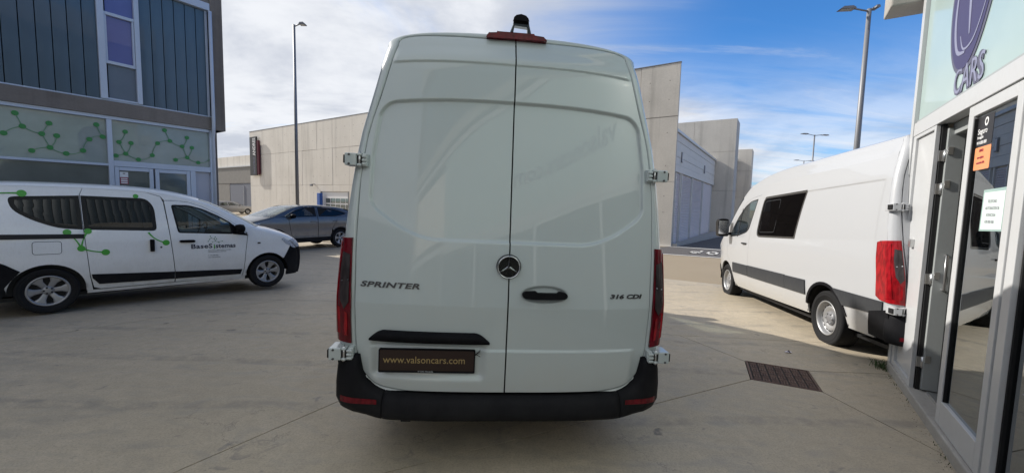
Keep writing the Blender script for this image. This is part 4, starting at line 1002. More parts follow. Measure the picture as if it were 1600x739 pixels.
    # --- sides
    for sg in (-1, 1):
        S_ = lambda y, z, o=0, sg=sg: (sg * (vW(y, z) + o), y, z)
        rearline = [(ys_(z), z) for z in (2.62, 2.5, 2.35, 2.2, 2.0, 1.7, 1.4, 1.1, .9, .745, .60)]
        Eline = lambda a, b, n: [VE(a + (b - a) * i / n) for i in range(n + 1)]
        E3 = 78
        AX = 1.27; ra = arc(AX, .35, .425, 180, 0, 18)
        up_ = lambda s, z: (s + 1.27, z)
        door_top = [up_(2.20, 2.085), up_(2.55, 2.06), up_(2.83, 1.98), up_(3.1, 1.80), up_(3.38, 1.54), up_(3.56, 1.36)]
        cargo = [(ys_(.6) , .60), (.40, .42), (.42, .33)] + [(AX - .426, .33)] + ra + [(AX + .426, .33)] + [up_(2.46, .30), up_(2.46, 1.25), up_(2.40, 1.5), up_(2.25, 1.85)] + door_top + [up_(3.66, 1.33)] + Eline(8.05, 0, 70)[:-1] + rearline[:-1]
        hole = []
        if crew and sg < 0: hole = [rounded([up_(2.06, 2.035), up_(.655, 2.045), up_(.82, 1.335), up_(2.165, 1.325)], [.10, .01, .01, .12])]
        patch('side_panel', cargo, S_, PM, van, holes=hole, vs=(2.012, 2.02, 2.03, 2.04, 2.27, 2.28, 2.297), us=(.38, .40, .42, .44), step=(.22, .11), gap=.001)
        if hole:
            G_ = lambda y, z, o=0, sg=sg: (sg * (VW(z) * gfr(y) - .0095 + o), y, z)
            patch('side_window', hole[0], G_, 'crew_glass', van, step=(.3, .2), rim=0, gap=.0, off=-.001)
            bo = patch('window_border', hole[0], G_, 'gloss_black', van, holes=[rounded([up_(2.035, 2.005), up_(.695, 2.013), up_(.852, 1.364), up_(2.13, 1.355)], [.08, .02, .02, .09])], step=(.3, .2), rim=0, gap=0, off=.0006)
            inner = rounded([up_(1.98, 1.96), up_(1.42, 1.965), up_(1.50, 1.42), up_(2.06, 1.41)], .05)
            patch('sliding_pane_frame', inner, G_, 'plastic_mid', van, holes=[shrink(inner, .008)], step=None, rim=0, gap=0, off=.0014)
        cabwin = rounded([up_(2.30, 2.02), up_(2.60, 1.995), up_(2.84, 1.91), up_(3.12, 1.70), up_(3.44, 1.38), up_(3.46, 1.30), up_(3.0, 1.33), up_(2.62, 1.40), up_(2.50, 1.47), up_(2.36, 1.80)], [.03, .05, .05, .05, .02, .02, .06, .06, .05, .08])
        cdoor = [up_(2.46, .30), up_(3.10, .30), up_(3.22, .36), up_(3.26, .62), up_(3.42, .80), up_(3.60, .90), up_(3.60, 1.28), up_(3.56, 1.36)] + door_top[::-1] + [up_(2.25, 1.85), up_(2.40, 1.5), up_(2.46, 1.25)]
        cd = patch('cab_door', cdoor, S_, PM, van, holes=[cabwin], step=(.16, .14), gap=.003)
        patch('window', cabwin, S_, 'tint', cd, step=(.2, .2), rim=0, gap=0, off=-.006)
        patch('window_seal', cabwin, S_, 'rubber', cd, holes=[shrink(cabwin, .022)], step=(.2, .2), rim=0, gap=0, off=-.001)
        patch('window_divider', [up_(3.03, 1.31), up_(3.07, 1.31), up_(2.96, 1.86), up_(2.93, 1.88)], S_, 'rubber', cd, step=None, rim=0, gap=0, off=.002)
        MB().tube([S_(*up_(2.56, 1.185), .004), S_(*up_(2.60, 1.19), .03), S_(*up_(2.72, 1.19), .03), S_(*up_(2.76, 1.185), .004)], .013, 8).done('handle', 'plastic', cd, smooth=True)
        AF = 1.27 + 3.665
        fender = [up_(3.10, .30), (AF - .42, .30)] + arc(AF, .35, .425, 180, 0, 18) + [(AF + .426, .30), (5.80, .30)] + Eline(13, 8.1, 22)[1:] + [up_(3.66, 1.33), up_(3.56, 1.36), up_(3.60, 1.28), up_(3.60, .90), up_(3.42, .80), up_(3.26, .62), up_(3.22, .36)]
        fender = [(AF - .43, .30)] + arc(AF, .35, .425, 178, 0, 18) + [(5.38, .30), (5.80, .30)] + Eline(13, 8.15, 22)[1:] + [up_(3.57, 1.36), up_(3.60, 1.28), up_(3.60, .90), up_(3.42, .80), up_(3.26, .62), up_(3.22, .36), up_(3.20, .30)]
        patch('front_wing', fender, S_, PM, van, step=(.12, .14), gap=.002)
        # dark rubbing strips
        def strip_(a, b, zt, zb, off=.014):
            z_ = [(a, zb), (b, zb), (b, zt), (a, zt)]
            patch('side_strip', [up_(*q) for q in z_], S_, 'plastic_mid', van, step=(.3, .1), rim=.02, off=off, gap=.002)
        strip_(.44, 1.02, .78, .575); strip_(1.02, 2.455, .785, .575); strip_(2.465, 3.235, .78, .58)
        patch('side_strip', [up_(3.245, .78), up_(3.27, .60), up_(3.30, .60)] + [up_(3.665 - .45 * math.cos(R(a)), .35 + .45 * math.sin(R(a))) for a in range(36, 70, 6)] + [up_(3.42, .80)], S_, 'plastic_mid', van, step=None, rim=.02, off=.012, gap=.002) if False else None
        patch('side_strip', [up_(-.20, .765)] + [up_(-.45 * math.cos(R(a)), .35 + .45 * math.sin(R(a))) for a in (58, 45, 32)] + [up_(-.85, .60), up_(-1.04, .60), up_(-1.06, .75)], S_, 'plastic_mid', van, step=(.2, .1), rim=.02, off=.014, gap=.0)
        lip = [(AX + q[0], q[1]) for q in []]
        patch('arch_lip', arc(AX, .35, .46, 165, 15, 16) + arc(AX, .35, .422, 15, 165, 16), S_, 'plastic', van, step=None, rim=.03, off=.010, gap=0)
        # bumper side and front bumper
        patch('rear_bumper_side', [(ys_(.65) - .02, .68), up_(-.86, .62), up_(-.80, .36), (.10, .34)], S_, 'plastic', van, step=(.1, .1), rim=.03, off=.016, gap=0)
        patch('front_bumper_side', [(5.40, .28), (5.80, .28), (5.83, .62), (5.62, .66), (5.46, .60), (5.42, .45)], S_, 'plastic', van, step=(.06, .06), rim=.03, off=.012, gap=0)
        # mirror
        mr_ = up_(3.47, 1.47); mx = sg * (vW(*mr_) + .17)
        mo = MB(); mo.prism(rounded([(-.10, -.17), (.10, -.17), (.115, .14), (.08, .20), (-.08, .20), (-.115, .14)], .04), lambda a, b, d: (mx + a, mr_[0] + d, mr_[1] + b), -.07, .08)
        mo = mo.done('mirror', 'mirror_black', van, bevel=.025)
        MB().box(min(mx, mx - sg * .17), max(mx, mx - sg * .17), mr_[0] - .03, mr_[0] + .05, mr_[1] - .14, mr_[1] - .08).done('mirror_arm', 'plastic', mo, bevel=.01)
        box('mirror_glass', mx - .10, mx + .10, mr_[0] - .080, mr_[0] - .074, mr_[1] - .12, mr_[1] + .16, 'chrome', mo)
        # wheels
        x = sg * .885
        wheel(van, x, AX, .35, .235, .215, 'steel', sg); wheel(van, x, AF, .35, .235, .215, 'steel', sg, 0)
        a, b = sorted((sg * .99, sg * .62)); liner(van, a, b, AX, .35, .44); liner(van, a, b, AF, .35, .44)
        # tail lamp wrapping the corner
        def LS(a, z, o=0, sg=sg):
            # a 0..1 over the pillar, beyond 1 along the side
            xo, xs1 = VO(z), VW(z); yo, y1 = YR(VO(z), z), ys_(z)
            if a <= 1:
                s, c = math.sin(a * math.pi / 2), 1 - math.cos(a * math.pi / 2); nx, ny = math.sin(a * math.pi / 2), -math.cos(a * math.pi / 2)
                return (sg * (xo + (xs1 - xo) * s + nx * o), yo + (y1 - yo) * c + ny * o, z)
            return (sg * (xs1 + o), y1 + (a - 1) * .12, z)
        lamp_poly = [(.10, 1.385), (.10, .745), (1.75, .765), (2.25, .80), (2.2, 1.20), (2.05, 1.36), (1.6, 1.375), (.9, 1.38)]
        tl = patch('tail_lamp', lamp_poly, LS, 'lens_bright' if clean else 'lens_red', van, step=(.14, .06), rim=.03, off=.014, gap=0)  # the sunlit van gets a brighter lens red, sunlight put into the colour
        patch('lamp_insert', [(.14, 1.285), (.14, 1.0), (.30, .955), (.48, 1.02), (.52, 1.20), (.46, 1.30)], LS, 'lens_smoke', tl, step=(.1, .05), rim=.004, off=.020, gap=0)
        patch('lamp_insert', [(.16, 1.13), (.44, 1.12), (.44, 1.128), (.16, 1.138)], LS, 'chrome', tl, step=None, rim=.002, off=.0215, gap=0)
        patch('lamp_flare', [(.62, 1.35), (1.0, 1.36), (1.0, .79), (.62, .80), (.70, 1.05)], LS, 'lens_bright', tl, step=(.1, .06), rim=.003, off=.018, gap=0)
        patch('reflector', [(.2, .93), (.6, .97), (.6, .80), (.2, .79)], LS, 'lens_bright', tl, step=None, rim=.002, off=.018, gap=0)
        # hinges
        for zc_, ex in ((1.72 if clean else 1.865, .0), (.69, .03)):
            hx0, hx1 = (VO(zc_) - .035, VW(zc_) + .040) if zc_ > 1 else (VO(zc_) + .008, VW(zc_) + .030); yb = YR(VO(zc_), zc_) - .035
            H = MB()
            def hb(a, b, c, d, e, f): x0, x1 = sorted((sg * a, sg * b)); H.box(x0, x1, c, d, e, f)
            mid = hx1 - .072
            hb(mid, hx1, yb - .018, yb + .10, zc_ - .038, zc_ + .038)                       # body block
            hb(mid - .03, mid - .001, yb - .018, yb + .03, zc_ + .024, zc_ + .040); hb(mid - .03, mid - .001, yb - .018, yb + .03, zc_ - .040, zc_ - .024)
            for q in (-.026, -.003, .020): hb(hx0, mid - .031, yb - .020, yb + .012, zc_ + q - .008, zc_ + q + .009)
            hb(hx0 - .004, hx0 + .028, yb - .008, yb + .07, zc_ - .040, zc_ + .040)
            ho = H.done('door_hinge', PM, van, bevel=.006)
            for q in (-.028, .028): MB().lathe([(.007, 0), (.007, .004), (.004, .006), (.0005, .006)], lambda a, b, d: (sg * (mid + .045) + a, yb - .018 - d, zc_ + q + b), 10).done('bolt', 'badge', ho)
            MB().tube([(sg * (mid - .016), yb - .006, zc_ - .046), (sg * (mid - .016), yb - .006, zc_ + .046)], .008, 10).done('hinge_pin', 'steel', ho, smooth=True)
            x0, x1 = sorted((sg * (mid - .032), sg * (mid - .002))); box('hinge_hole', x0, x1, yb - .012, yb - .004, zc_ - .022, zc_ + .022, 'black', ho)
            x0, x1 = sorted((sg * (hx1 + .001), sg * (hx1 + .010))); box('buffer', x0, x1, yb - .01, yb + .05, zc_ - .025, zc_ + .025, 'rubber', ho, .002)
    # --- roof, screen, bonnet, nose
    skin('roof', VE, VC, vW, 0, 6.2, PM, van, nt=48, rim=0.03, p=2.5)
    ws = skin('windscreen', VE, VC, vW, 6.2, 8.6, 'glass_w', van, nt=14, p=2.5, v0=-.985, v1=.985, rim=0)
    skin('bonnet', VE, VC, vW, 8.6, 10.4, PM, van, nt=14, rim=.02, inset=.02)
    skin('nose', VE, VC, vW, 10.4, 11.6, PM, van, nt=10, rim=.02, inset=.01)
    skin('front_bumper', VE, VC, vW, 11.6, 13, 'plastic', van, nt=8, rim=.0)
    MB().box(-.85, .85, .25, 5.6, .22, .26).done('floor_pan', 'black', van)
    MB().box(-.80, .80, 3.45, 3.5, .3, 2.12).done('cab_bulkhead', 'interior', van)
    cabi = MB().box(-.8, .8, 4.72, 5.1, .8, 1.28)
    cabi.done('dashboard', 'skin_dash', van, bevel=.03)
    for sx in (-.5, .5): MB().box(sx - .25, sx + .25, 3.9, 4.4, .75, .95).box(sx - .24, sx + .24, 3.72, 3.88, .95, 1.55).box(sx - .13, sx + .13, 3.72, 3.84, 1.57, 1.78).done('seat', 'seat', van, bevel=.04)
    # --- rear bumper: plan curve swept through a rounded section, stepped up at the corners
    def bump_pt(u, k, prof):
        # u -1..1 round the back of the van
        s = 1 if u > 0 else -1; a = abs(u)
        if a < .72: x = a / .72 * .84; y = -.085 + .055 * (x / .84) ** 4; nx, ny = .15 * (x / .84) ** 3, -1
        else:
            q = (a - .72) / .28; an = q * math.pi / 2; x = .84 + .195 * math.sin(min(an * 1.15, math.pi / 2)) + .018 * q; y = -.03 + .16 * (1 - math.cos(an)) + .04 * q; nx, ny = math.sin(an), -math.cos(an)
        zt = BT(x); zb = .322 + .045 * ss(.7, 1.0, x)
        inw, f = prof[k]; l = math.hypot(nx, ny)
        return Vector((s * (x - nx / l * inw), y - ny / l * inw, zb + (zt - zb) * f))
    BT = table([(0, .452), (.55, .456), (.72, .466), (.80, .490), (.855, .535), (.895, .60), (.918, .68), (1.2, .69)])
    prof = [(.16, .0), (.07, -.10), (.02, -.06), (.0, .10), (.0, .40), (.008, .70), (.022, .88), (.045, .99), (.08, 1.0), (.22, 1.0)]
    def sweep(name, u0, u1, n, mat='plastic'):
        V, F = [], []
        for i in range(n + 1):
            for k in range(len(prof)): V.append(bump_pt(u0 + (u1 - u0) * i / n, k, prof))
        m = len(prof)
        for i in range(n):
            for k in range(m - 1): F.append((i * m + k, (i + 1) * m + k, (i + 1) * m + k + 1, i * m + k + 1))
        F.append(tuple(range(m))); F.append(tuple(n * m + k for k in reversed(range(m))))
        return obj(name, V, F, mat, van, True)
    sweep('rear_bumper', -.628, .628, 40)
    for s in (-1, 1):
        b = sweep('bumper_corner', s * .633, s * 1.0, 30)
        V = []; 
        for i in range(9):
            u = s * (.655 + .20 * i / 8); a = bump_pt(u, 4, prof)
            for dz, o in ((-.012 - .002 * i, .0), (.018 - .001 * i, 0)): V.append((a.x, a.y - .004, .425 + dz))
        obj('reflector', V, [(2 * i, 2 * i + 2, 2 * i + 3, 2 * i + 1) for i in range(8)], 'lens_red', b)
    MB().tube([(-.62, .0, .335), (-.615, -.05, .312), (-.565, -.05, .312), (-.56, .0, .335)], .006, 6).done('towing_loop', 'plastic', van)
    MB().box(-.8, .8, .0, .30, .36, .45).done('bumper_beam', 'black', van)
    # --- brake lamp and camera at the top of the doors
    def top(u, h, d): z = 2.722; return (u, YR(u, 2.70) - .004 + d, z + h - .012 * (u / .6) ** 2)
    bl = MB().prism([(-.195, -.006), (.200, -.006), (.200, .002), (.180, .020), (.12, .024), (.115, .031), (-.125, .031), (-.13, .024), (-.180, .020), (-.195, .002)], lambda u, h, d: top(u, h, d), -.022, .12).done('brake_lamp', 'lens_red', van, bevel=.004)
    cx0 = .028
    def cm_(u, h, d): return (cx0 + u, YR(0, 2.72) + .0 + d + h * .18, 2.745 + h)
    hoop = MB(); out = [(-.072, 0), (-.066, .05), (-.052, .11), (-.048, .16), (-.036, .192), (-.012, .206), (.016, .206), (.040, .192), (.052, .16), (.058, .11), (.068, .05), (.072, 0)]
    inn = [(.044, 0), (.042, .062), (-.040, .068), (-.050, 0)]
    out = [(a * 1.0, b * .66) for a, b in out]; inn = [(a * 1.02, b * 1.0) for a, b in inn]; hoop.prism(out + inn, cm_, -.012, .018)
    ho = hoop.done('camera_housing', 'gloss_black', van, bevel=.007)
    hd_ = MB().prism([(-.050, .100), (-.048, .118), (-.032, .135), (.0, .142), (.032, .135), (.048, .118), (.052, .100)], cm_, -.030, -.0125).done('camera_hood', 'plastic', ho, bevel=.006)
    if False: MB().lathe([(.016, 0), (.016, .014), (.001, .016)], lambda a, b, d: cm_(a * .8, .064 + b * .8, -.013 - d), 16).done('camera_lens', 'black', ho, smooth=True)
    # --- handle, emblem, lettering, plate
    hx = .225
    def on(u, z, o, side=1): return (u, YR(u, z) - D(u, z, side) - o, z)
    pts = [(hx - .140, 1.085), (hx - .136, 1.097), (hx - .12, 1.105), (hx - .06, 1.108), (hx - .040, 1.098), (hx + .075, 1.098), (hx + .09, 1.108), (hx + .124, 1.105), (hx + .138, 1.096), (hx + .142, 1.085), (hx + .136, 1.072), (hx + .12, 1.065), (hx + .05, 1.062), (hx - .06, 1.061), (hx - .12, 1.065), (hx - .136, 1.073)]
    MB().prism(pts, lambda u, z, d: (u, YR(u, z) + .004 - d, z), 0, .036).done('handle', 'gloss_black' if False else 'plastic', right_door, bevel=.008)
    if False: MB().prism([(hx - .052, 1.112), (hx - .045, 1.135), (hx + .05, 1.134), (hx + .09, 1.118), (hx + .09, 1.108), (hx - .045, 1.107)], lambda u, z, d: (u, YR(u, z) + .018 - d, z), 0, .002).done('handle_recess', 'badge', right_door)
    ez, er = 1.250, .071; ey = YR(0, ez) - .004
    em = MB().lathe([(.0, .012), (er * .90, .012), (er * .93, .018), (er * .985, .018), (er * 1.02, .006), (er * 1.03, -.01)], lambda a, b, d: (a - .004, ey - d, ez + b), 48).done('emblem', 'gloss_black', right_door, smooth=False)
    MB().lathe([(er * .89, .012), (er * .92, .022), (er * .97, .022), (er * 1.0, .012)], lambda a, b, d: (a - .004, ey - d, ez + b), 48).done('emblem_ring', 'chrome', em, smooth=True)
    st = MB()
    for i in range(3):
        a = math.pi / 2 + i * 2 * math.pi / 3; c, s_ = math.cos(a), math.sin(a); q = er * .90; w = er * .13
        P = lambda l, m, d: (-.004 + c * l - s_ * m, ey - d, ez + s_ * l + c * m)
        k = len(st.v); st.v += [P(0, 0, .030), P(q, 0, .016), P(w * .55, w, .014), P(w * .55, -w, .014)]; st.f += [(k, k + 2, k + 1), (k, k + 1, k + 3)]
    st.done('emblem_star', 'chrome', em)
    MB().lathe([(er * 1.08, -.012), (er * 1.10, -.004), (er * 1.03, .004)], lambda a, b, d: (a - .004, ey - d, ez + b), 48).done('emblem_seat', 'badge', em, smooth=True)
    W_ = lambda x0, z0, side: (lambda u, v, d: on(x0 + u, z0 + v, d + .001, side))
    text('model_lettering', 'SPRINTER', .044, 'badge', left_door, fn=W_(-.905, 1.098, -1), ext=.003, sx=1.82, shear=.22, bold=.0012, spacing=1.06)
    text('model_lettering', '316 CDI', .036, 'badge', right_door, fn=W_(.650, 1.068, 1), ext=.003, sx=1.74, shear=.22, bold=.0014, spacing=1.0)
    # handle bar above the plate
    V, F = [], []; nu = 44
    for i in range(nu + 1):
        t = i / nu; x = -.838 + .735 * t; e = min(1, min(t, 1 - t) / .13); e = math.sin(e * math.pi / 2); zb = .776; h = .014 + .058 * e
        for k in range(7):
            a = math.pi * k / 6; V.append((x, YR(x, zb) - .0 - .004 - (.012 + .030 * e) * math.sin(a) - (.0), zb + h / 2 - h / 2 * math.cos(a) - .006))
        for_ = 1
    for i in range(nu):
        for k in range(6): F.append((i * 7 + k, (i + 1) * 7 + k, (i + 1) * 7 + k + 1, i * 7 + k + 1))
    obj('handle_bar', V, F, 'plastic', left_door, True)
    if dirtplate:
        px, pz, pw, ph = -.478, .662, .290, .073; py = YR(px, pz) - .006
        tilt = .006
        pf = lambda u, v, d: (px + u, py - d, pz + v - u * tilt)
        pb = MB().prism(rounded([(-pw, -ph), (pw, -ph), (pw, ph), (-pw, ph)], .01), pf, -.012, .008).done('number_board', 'plastic', left_door, bevel=.002)
        MB().prism(rounded([(-pw + .008, -ph + .014), (pw - .008, -ph + .014), (pw - .008, ph - .006), (-pw + .008, ph - .006)], .008), pf, .0082, .010).done('board_face', 'plate', pb)
        text('lettering', 'www.valsoncars.com', .0615, 'gold', pb, fn=lambda u, v, d: pf(u - .262, v - .012, d + .011), ext=.0006, sx=.94)
        text('small_lettering', 'PTM Pineda', .016, 'greytext', pb, fn=lambda u, v, d: pf(u - .055, v - .0695, d + .009), ext=.0004, sx=1.2, bold=.0005)
        wi = MB()
        for k in range(7):
            a = random.uniform(-.6, .9); wi.tube([pf(pw - .004, ph - .02 - k * .003, .004), pf(pw + .010 + .012 * random.random(), ph - .02 + .018 * math.sin(a), .016), pf(pw + .03, ph - .02 + .03 * math.sin(a * 1.5), .010)], .0011, 4)
        wi.done('loose_ties', 'rubber', pb)
    return van, left_door, right_door
vloc = Vector((-.12, 2.42, 0)) + Vector((math.cos(R(5.3)), math.sin(R(5.3)), 0)) * .083
van, ldoor, rdoor = sprinter((vloc.x, vloc.y, .01), R(5.3), R(1.35), 0, 'tall white panel van seen from behind, with SPRINTER lettering and a dark web address board')
E2 = Vector((math.cos(.179), -math.sin(.179))); E1 = Vector((math.sin(.179), math.cos(.179)))
v2p = Vector((4.048, 5.076)) + E2 * 1.0 - E1 * 1.27
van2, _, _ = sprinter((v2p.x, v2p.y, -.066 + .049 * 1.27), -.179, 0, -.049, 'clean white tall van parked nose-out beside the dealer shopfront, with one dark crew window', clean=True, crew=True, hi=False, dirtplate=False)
cr = MB().box(-.75, .75, 3.02, 3.42, .6, 1.6).done('crew_bench', 'seat', van2, bevel=.05)

for o in [x for x in bpy.data.objects if x.type == 'MESH' and x.parent and (x.parent == van2 or x.parent.parent == van2)]:
    if 'wheel' in o.parent.name or o.data.users > 1: continue
    for v in o.data.vertices:
        if v.co.z > 2.30: v.co.z = 2.30 + (v.co.z - 2.30) * .50

# ------------------------------------------------------------------ ordinary cars
def side_fn(Wf, sg): return lambda y, z, o=0: (sg * (Wf(y, z) + o), y, z)
def seats(parent, rows, z0=.55, w=.24, mat='seat'):
    for y in rows:
        for sx in (-.38, .38):
            s = MB().box(sx - w, sx + w, y - .1, y + .42, z0 - .2, z0).box(sx - w, sx + w, y - .24, y - .10, z0, z0 + .58).box(sx - .12, sx + .12, y - .25, y - .14, z0 + .60, z0 + .80).done('seat', mat, parent, bevel=.05)
# ---- white compact van with green molecule decals
DW = table([(.15, .78), (.3, .83), (.5, .862), (.7, .875), (.95, .872), (1.1, .855), (1.2, .835), (1.4, .79), (1.6, .742), (1.8, .70)])
dg = table([(2.5, 1), (2.95, .985), (3.2, .95), (3.35, .90), (3.44, .83)]); dgr = table([(-.80, .86), (-.6, .96), (-.35, 1)])
def dW(y, z): return DW(z) * dg(y) * dgr(y) + .012 * math.exp(-((z - .66) / .03) ** 2) * 0
DE = cat([(-.74, 1.68), (-.3, 1.735), (.4, 1.75), (1.0, 1.735), (1.35, 1.685), (1.7, 1.585), (2.0, 1.445), (2.25, 1.29), (2.47, 1.15), (2.7, 1.085), (3.0, .99), (3.2, .895), (3.34, .79), (3.42, .64), (3.44, .4), (3.42, .22)])
DC = cat([(-.79, 1.76), (-.3, 1.81), (.4, 1.83), (1.0, 1.825), (1.4, 1.785), (1.8, 1.69), (2.15, 1.54), (2.48, 1.36), (2.76, 1.20), (2.95, 1.15), (3.18, 1.07), (3.37, .97), (3.49, .84), (3.55, .66), (3.56, .4), (3.53, .22)])
DK = (-6.401, 5.485, .641, -.02, -.023)
dc = Vector((DK[0], DK[1])) - Vector((math.cos(DK[2]), -math.sin(DK[2]))) * .865
dok = empty('compact_van', (dc.x, dc.y, -.02), rot=(-.023, 0, -DK[2])); tag(dok, 'white compact van with green molecule decals and dark lower bumpers, parked beside the shopfront', 'van')
for sg in (1, -1):
    S_ = side_fn(dW, sg); E_ = lambda a, b, n: [DE(a + (b - a) * i / n) for i in range(n + 1)]
    RA = .365
    qw = rounded([(-.325, 1.595), (.325, 1.64), (.345, 1.155), (.10, 1.18), (-.14, 1.295), (-.30, 1.43)], [.06, .0, .0, .1, .15, .1])
    quarter = [(-.78, .62), (-.60, .60), (-.40, .45), (-RA, .31)] + arc(0, .31, RA, 176, 10, 18) + [(.37, .26), (.44, .26), (.405, .48), (.366, .95), (.343, 1.30), (.333, 1.66)] + E_(1.95, 0, 12)[:] + [(-.78, 1.2)]
    p = patch('rear_quarter', quarter, S_, 'dokker_white', dok, holes=[qw], step=(.16, .14), gap=.0025)
    q2 = qw; patch('window', q2, S_, 'privacy', p, step=(.2, .2), rim=0, gap=0, off=-.004); patch('window_border', q2, S_, 'mirror_black', p, holes=[shrink(q2, .045)], step=(.2, .2), rim=0, gap=0, off=-.002)
    sw = rounded([(.345, 1.64), (1.06, 1.633), (1.15, 1.50), (1.165, 1.125), (.362, 1.155)], [.0, .08, .09, .06, .0])
    slide = [(.44, .27), (1.385, .27), (1.395, .36), (1.33, 1.0), (1.27, 1.58), (1.21, 1.70)] + [DE(3.32)] + E_(3.25, 2.0, 8) + [(.335, 1.70), (.34, 1.30), (.368, .95), (.408, .48)]
    slide = [(.445, .30), (.52, .27), (1.385, .27), (1.395, .36), (1.33, 1.0), (1.27, 1.58), (1.24, 1.672)] + E_(3.15, 1.95, 8) + [(.335, 1.66), (.345, 1.30), (.368, .95), (.408, .48)]
    p = patch('sliding_door', slide, S_, 'dokker_white', dok, holes=[sw], step=(.16, .14), gap=.003)
    patch('window', sw, S_, 'privacy', p, step=(.2, .2), rim=0, gap=0, off=-.004); patch('window_border', sw, S_, 'mirror_black', p, holes=[shrink(sw, .045)], step=(.2, .2), rim=0, gap=0, off=-.002)
    MB().prism(rounded([(1.055, .80), (1.135, .80), (1.135, .99), (1.055, .99)], .02), lambda u, v, d: (sg * (dW(u, v) + d), u, v), -.002, .004).done('handle_recess', 'dokker_white', p)
    MB().prism(rounded([(1.072, .80), (1.125, .80), (1.125, .99), (1.072, .99)], .012), lambda u, v, d: (sg * (dW(u, v) + d), u, v), .005, .034).done('handle', 'plastic', p, bevel=.006)
    MB().lathe([(.014, .0), (.014, .004), (.001, .005)], lambda a, b, d: (sg * (dW(1.21, .86) + d), 1.21 + a, .86 + b), 12).done('lock', 'badge', p)
    fw_ = rounded([(1.365, 1.545), (1.60, 1.545), (1.80, 1.485), (2.02, 1.37), (2.20, 1.25), (2.215, 1.05), (1.435, 1.085)], [.04, .05, .06, .06, .02, .02, .04])
    fdoor = [(1.395, .27), (2.37, .25), (2.40, .40), (2.42, .70), (2.45, 1.0), (2.42, 1.10), (2.20, 1.275), (2.02, 1.40), (1.80, 1.52), (1.60, 1.595), (1.42, 1.615), (1.28, 1.61), (1.335, 1.0), (1.40, .36)]
    p = patch('front_door', fdoor, S_, 'dokker_white', dok, holes=[fw_], step=(.16, .14), gap=.003)
    patch('window', fw_, S_, 'tint', p, step=(.2, .2), rim=0, gap=0, off=-.004); patch('window_seal', fw_, S_, 'rubber', p, holes=[shrink(fw_, .022)], step=(.2, .2), rim=0, gap=0, off=.001)
    patch('mirror_triangle', [(2.215, 1.05), (2.47, 1.015), (2.20, 1.245)], S_, 'plastic', p, step=None, rim=.01, gap=0, off=.006)
    MB().prism(rounded([(1.46, .925), (1.64, .922), (1.66, .94), (1.64, .965), (1.46, .966), (1.44, .945)], .012), lambda u, v, d: (sg * (dW(u, v) + d), u, v), -.004, .026).done('handle', 'plastic', p, bevel=.006)
    roofside = [(1.24, 1.676), (1.28, 1.614), (1.42, 1.619), (1.60, 1.599), (1.80, 1.524), (2.02, 1.404), (2.20, 1.279), (2.42, 1.104), (2.45, 1.06), (2.50, 1.12)] + E_(8.1, 3.2, 24)
    patch('roof_side_rail', roofside, S_, 'dokker_white', dok, step=(.16, .2), gap=.001)
    AF = 2.81
    wing = [(AF - .37, .27)] + arc(AF, .31, RA, 186, 40, 12) + [(3.20, .60), (3.235, .80)] + E_(11.35, 8.1, 14) + [(2.45, 1.05), (2.455, 1.0), (2.425, .70), (2.405, .40), (2.375, .25)]
    patch('front_wing', wing, S_, 'dokker_white', dok, step=(.12, .12), gap=.0025)
    fb_ = arc(AF, .31, RA, 38, -6, 8) + [(3.18, .20), (3.42, .22)] + E_(15, 12.4, 8)[1:] + [(3.24, .80)]
    patch('front_bumper', [(AF + RA * math.cos(R(38)), .31 + RA * math.sin(R(38)))] + [(3.235, .80)] + E_(12.2, 15, 8) + [(3.42, .20), (3.18, .20)] + arc(AF, .31, RA, -8, 36, 8), S_, 'plastic', dok, step=(.08, .08), gap=.002, off=.004)
    patch('headlamp', [(3.055, .925), (3.10, .955), (3.20, .892), (3.30, .82), (3.36, .74), (3.30, .745), (3.235, .79), (3.15, .83)], S_, 'lens_clear', dok, step=(.05, .05), rim=.02, gap=0, off=.007)
    skin('headlamp', DE, DC, dW, 11.0, 12.3, 'lens_clear', dok, nt=6, nv=8, v0=(.80 if sg > 0 else -1.0), v1=(1.0 if sg > 0 else -.80), off=.006, rim=.01)
    patch('rear_bumper', [(-.80, .25), (-.40, .25), (-.375, .40), (-.30, .52), (-.24, .60), (-.36, .70), (-.52, .80), (-.80, .80)], S_, 'plastic', dok, step=(.1, .1), gap=.002, off=.008)
    patch('sill_strip', [(.50, .345), (1.383, .325), (1.383, .445), (.42, .50), (.43, .44)], S_, 'plastic', dok, step=(.3, .2), rim=.01, gap=0, off=.010)
    patch('sill_strip', [(1.395, .325), (2.345, .305), (2.37, .395), (1.395, .445)], S_, 'plastic', dok, step=(.3, .2), rim=.01, gap=0, off=.010)
    patch('sill', [(.38, .22), (2.43, .20), (2.43, .262), (.38, .262)], S_, 'dokker_white', dok, step=(.4, .4), rim=.02, gap=0, off=-.008)
    patch('slide_rail', [(-.76, 1.035), (.355, 1.03), (.355, 1.09), (-.76, 1.105)], S_, 'black', dok, step=(.06, .2), rim=.01, gap=0, off=.008)
    fl_ = rounded([(-.13, .825), (.13, .825), (.13, .99), (-.13, .99)], .03)
    patch('fuel_flap', fl_, S_, 'dokker_white', dok, step=None, rim=.006, gap=0, off=.004); patch('flap_gap', shrink(fl_, -.006), S_, 'rubber', dok, holes=[shrink(fl_, -.0005)], step=None, rim=0, gap=0, off=.0015)
    MB().prism(rounded([(2.62, .86), (2.67, .86), (2.67, .885), (2.62, .885)], .008), lambda u, v, d: (sg * (dW(u, v) + d), u, v), 0, .008).done('side_repeater', 'lens_smoke', dok)
    my = 2.30; mx = sg * (dW(my, 1.14) + .11)
    mo = MB().lathe([(.02, -.07), (.085, -.06), (.10, 0), (.09, .05), (.05, .07), (.001, .075)], lambda a, b, d: (mx + a * 1.0, my + d, 1.15 + b * .82), 18).done('mirror', 'plastic', dok, smooth=True)
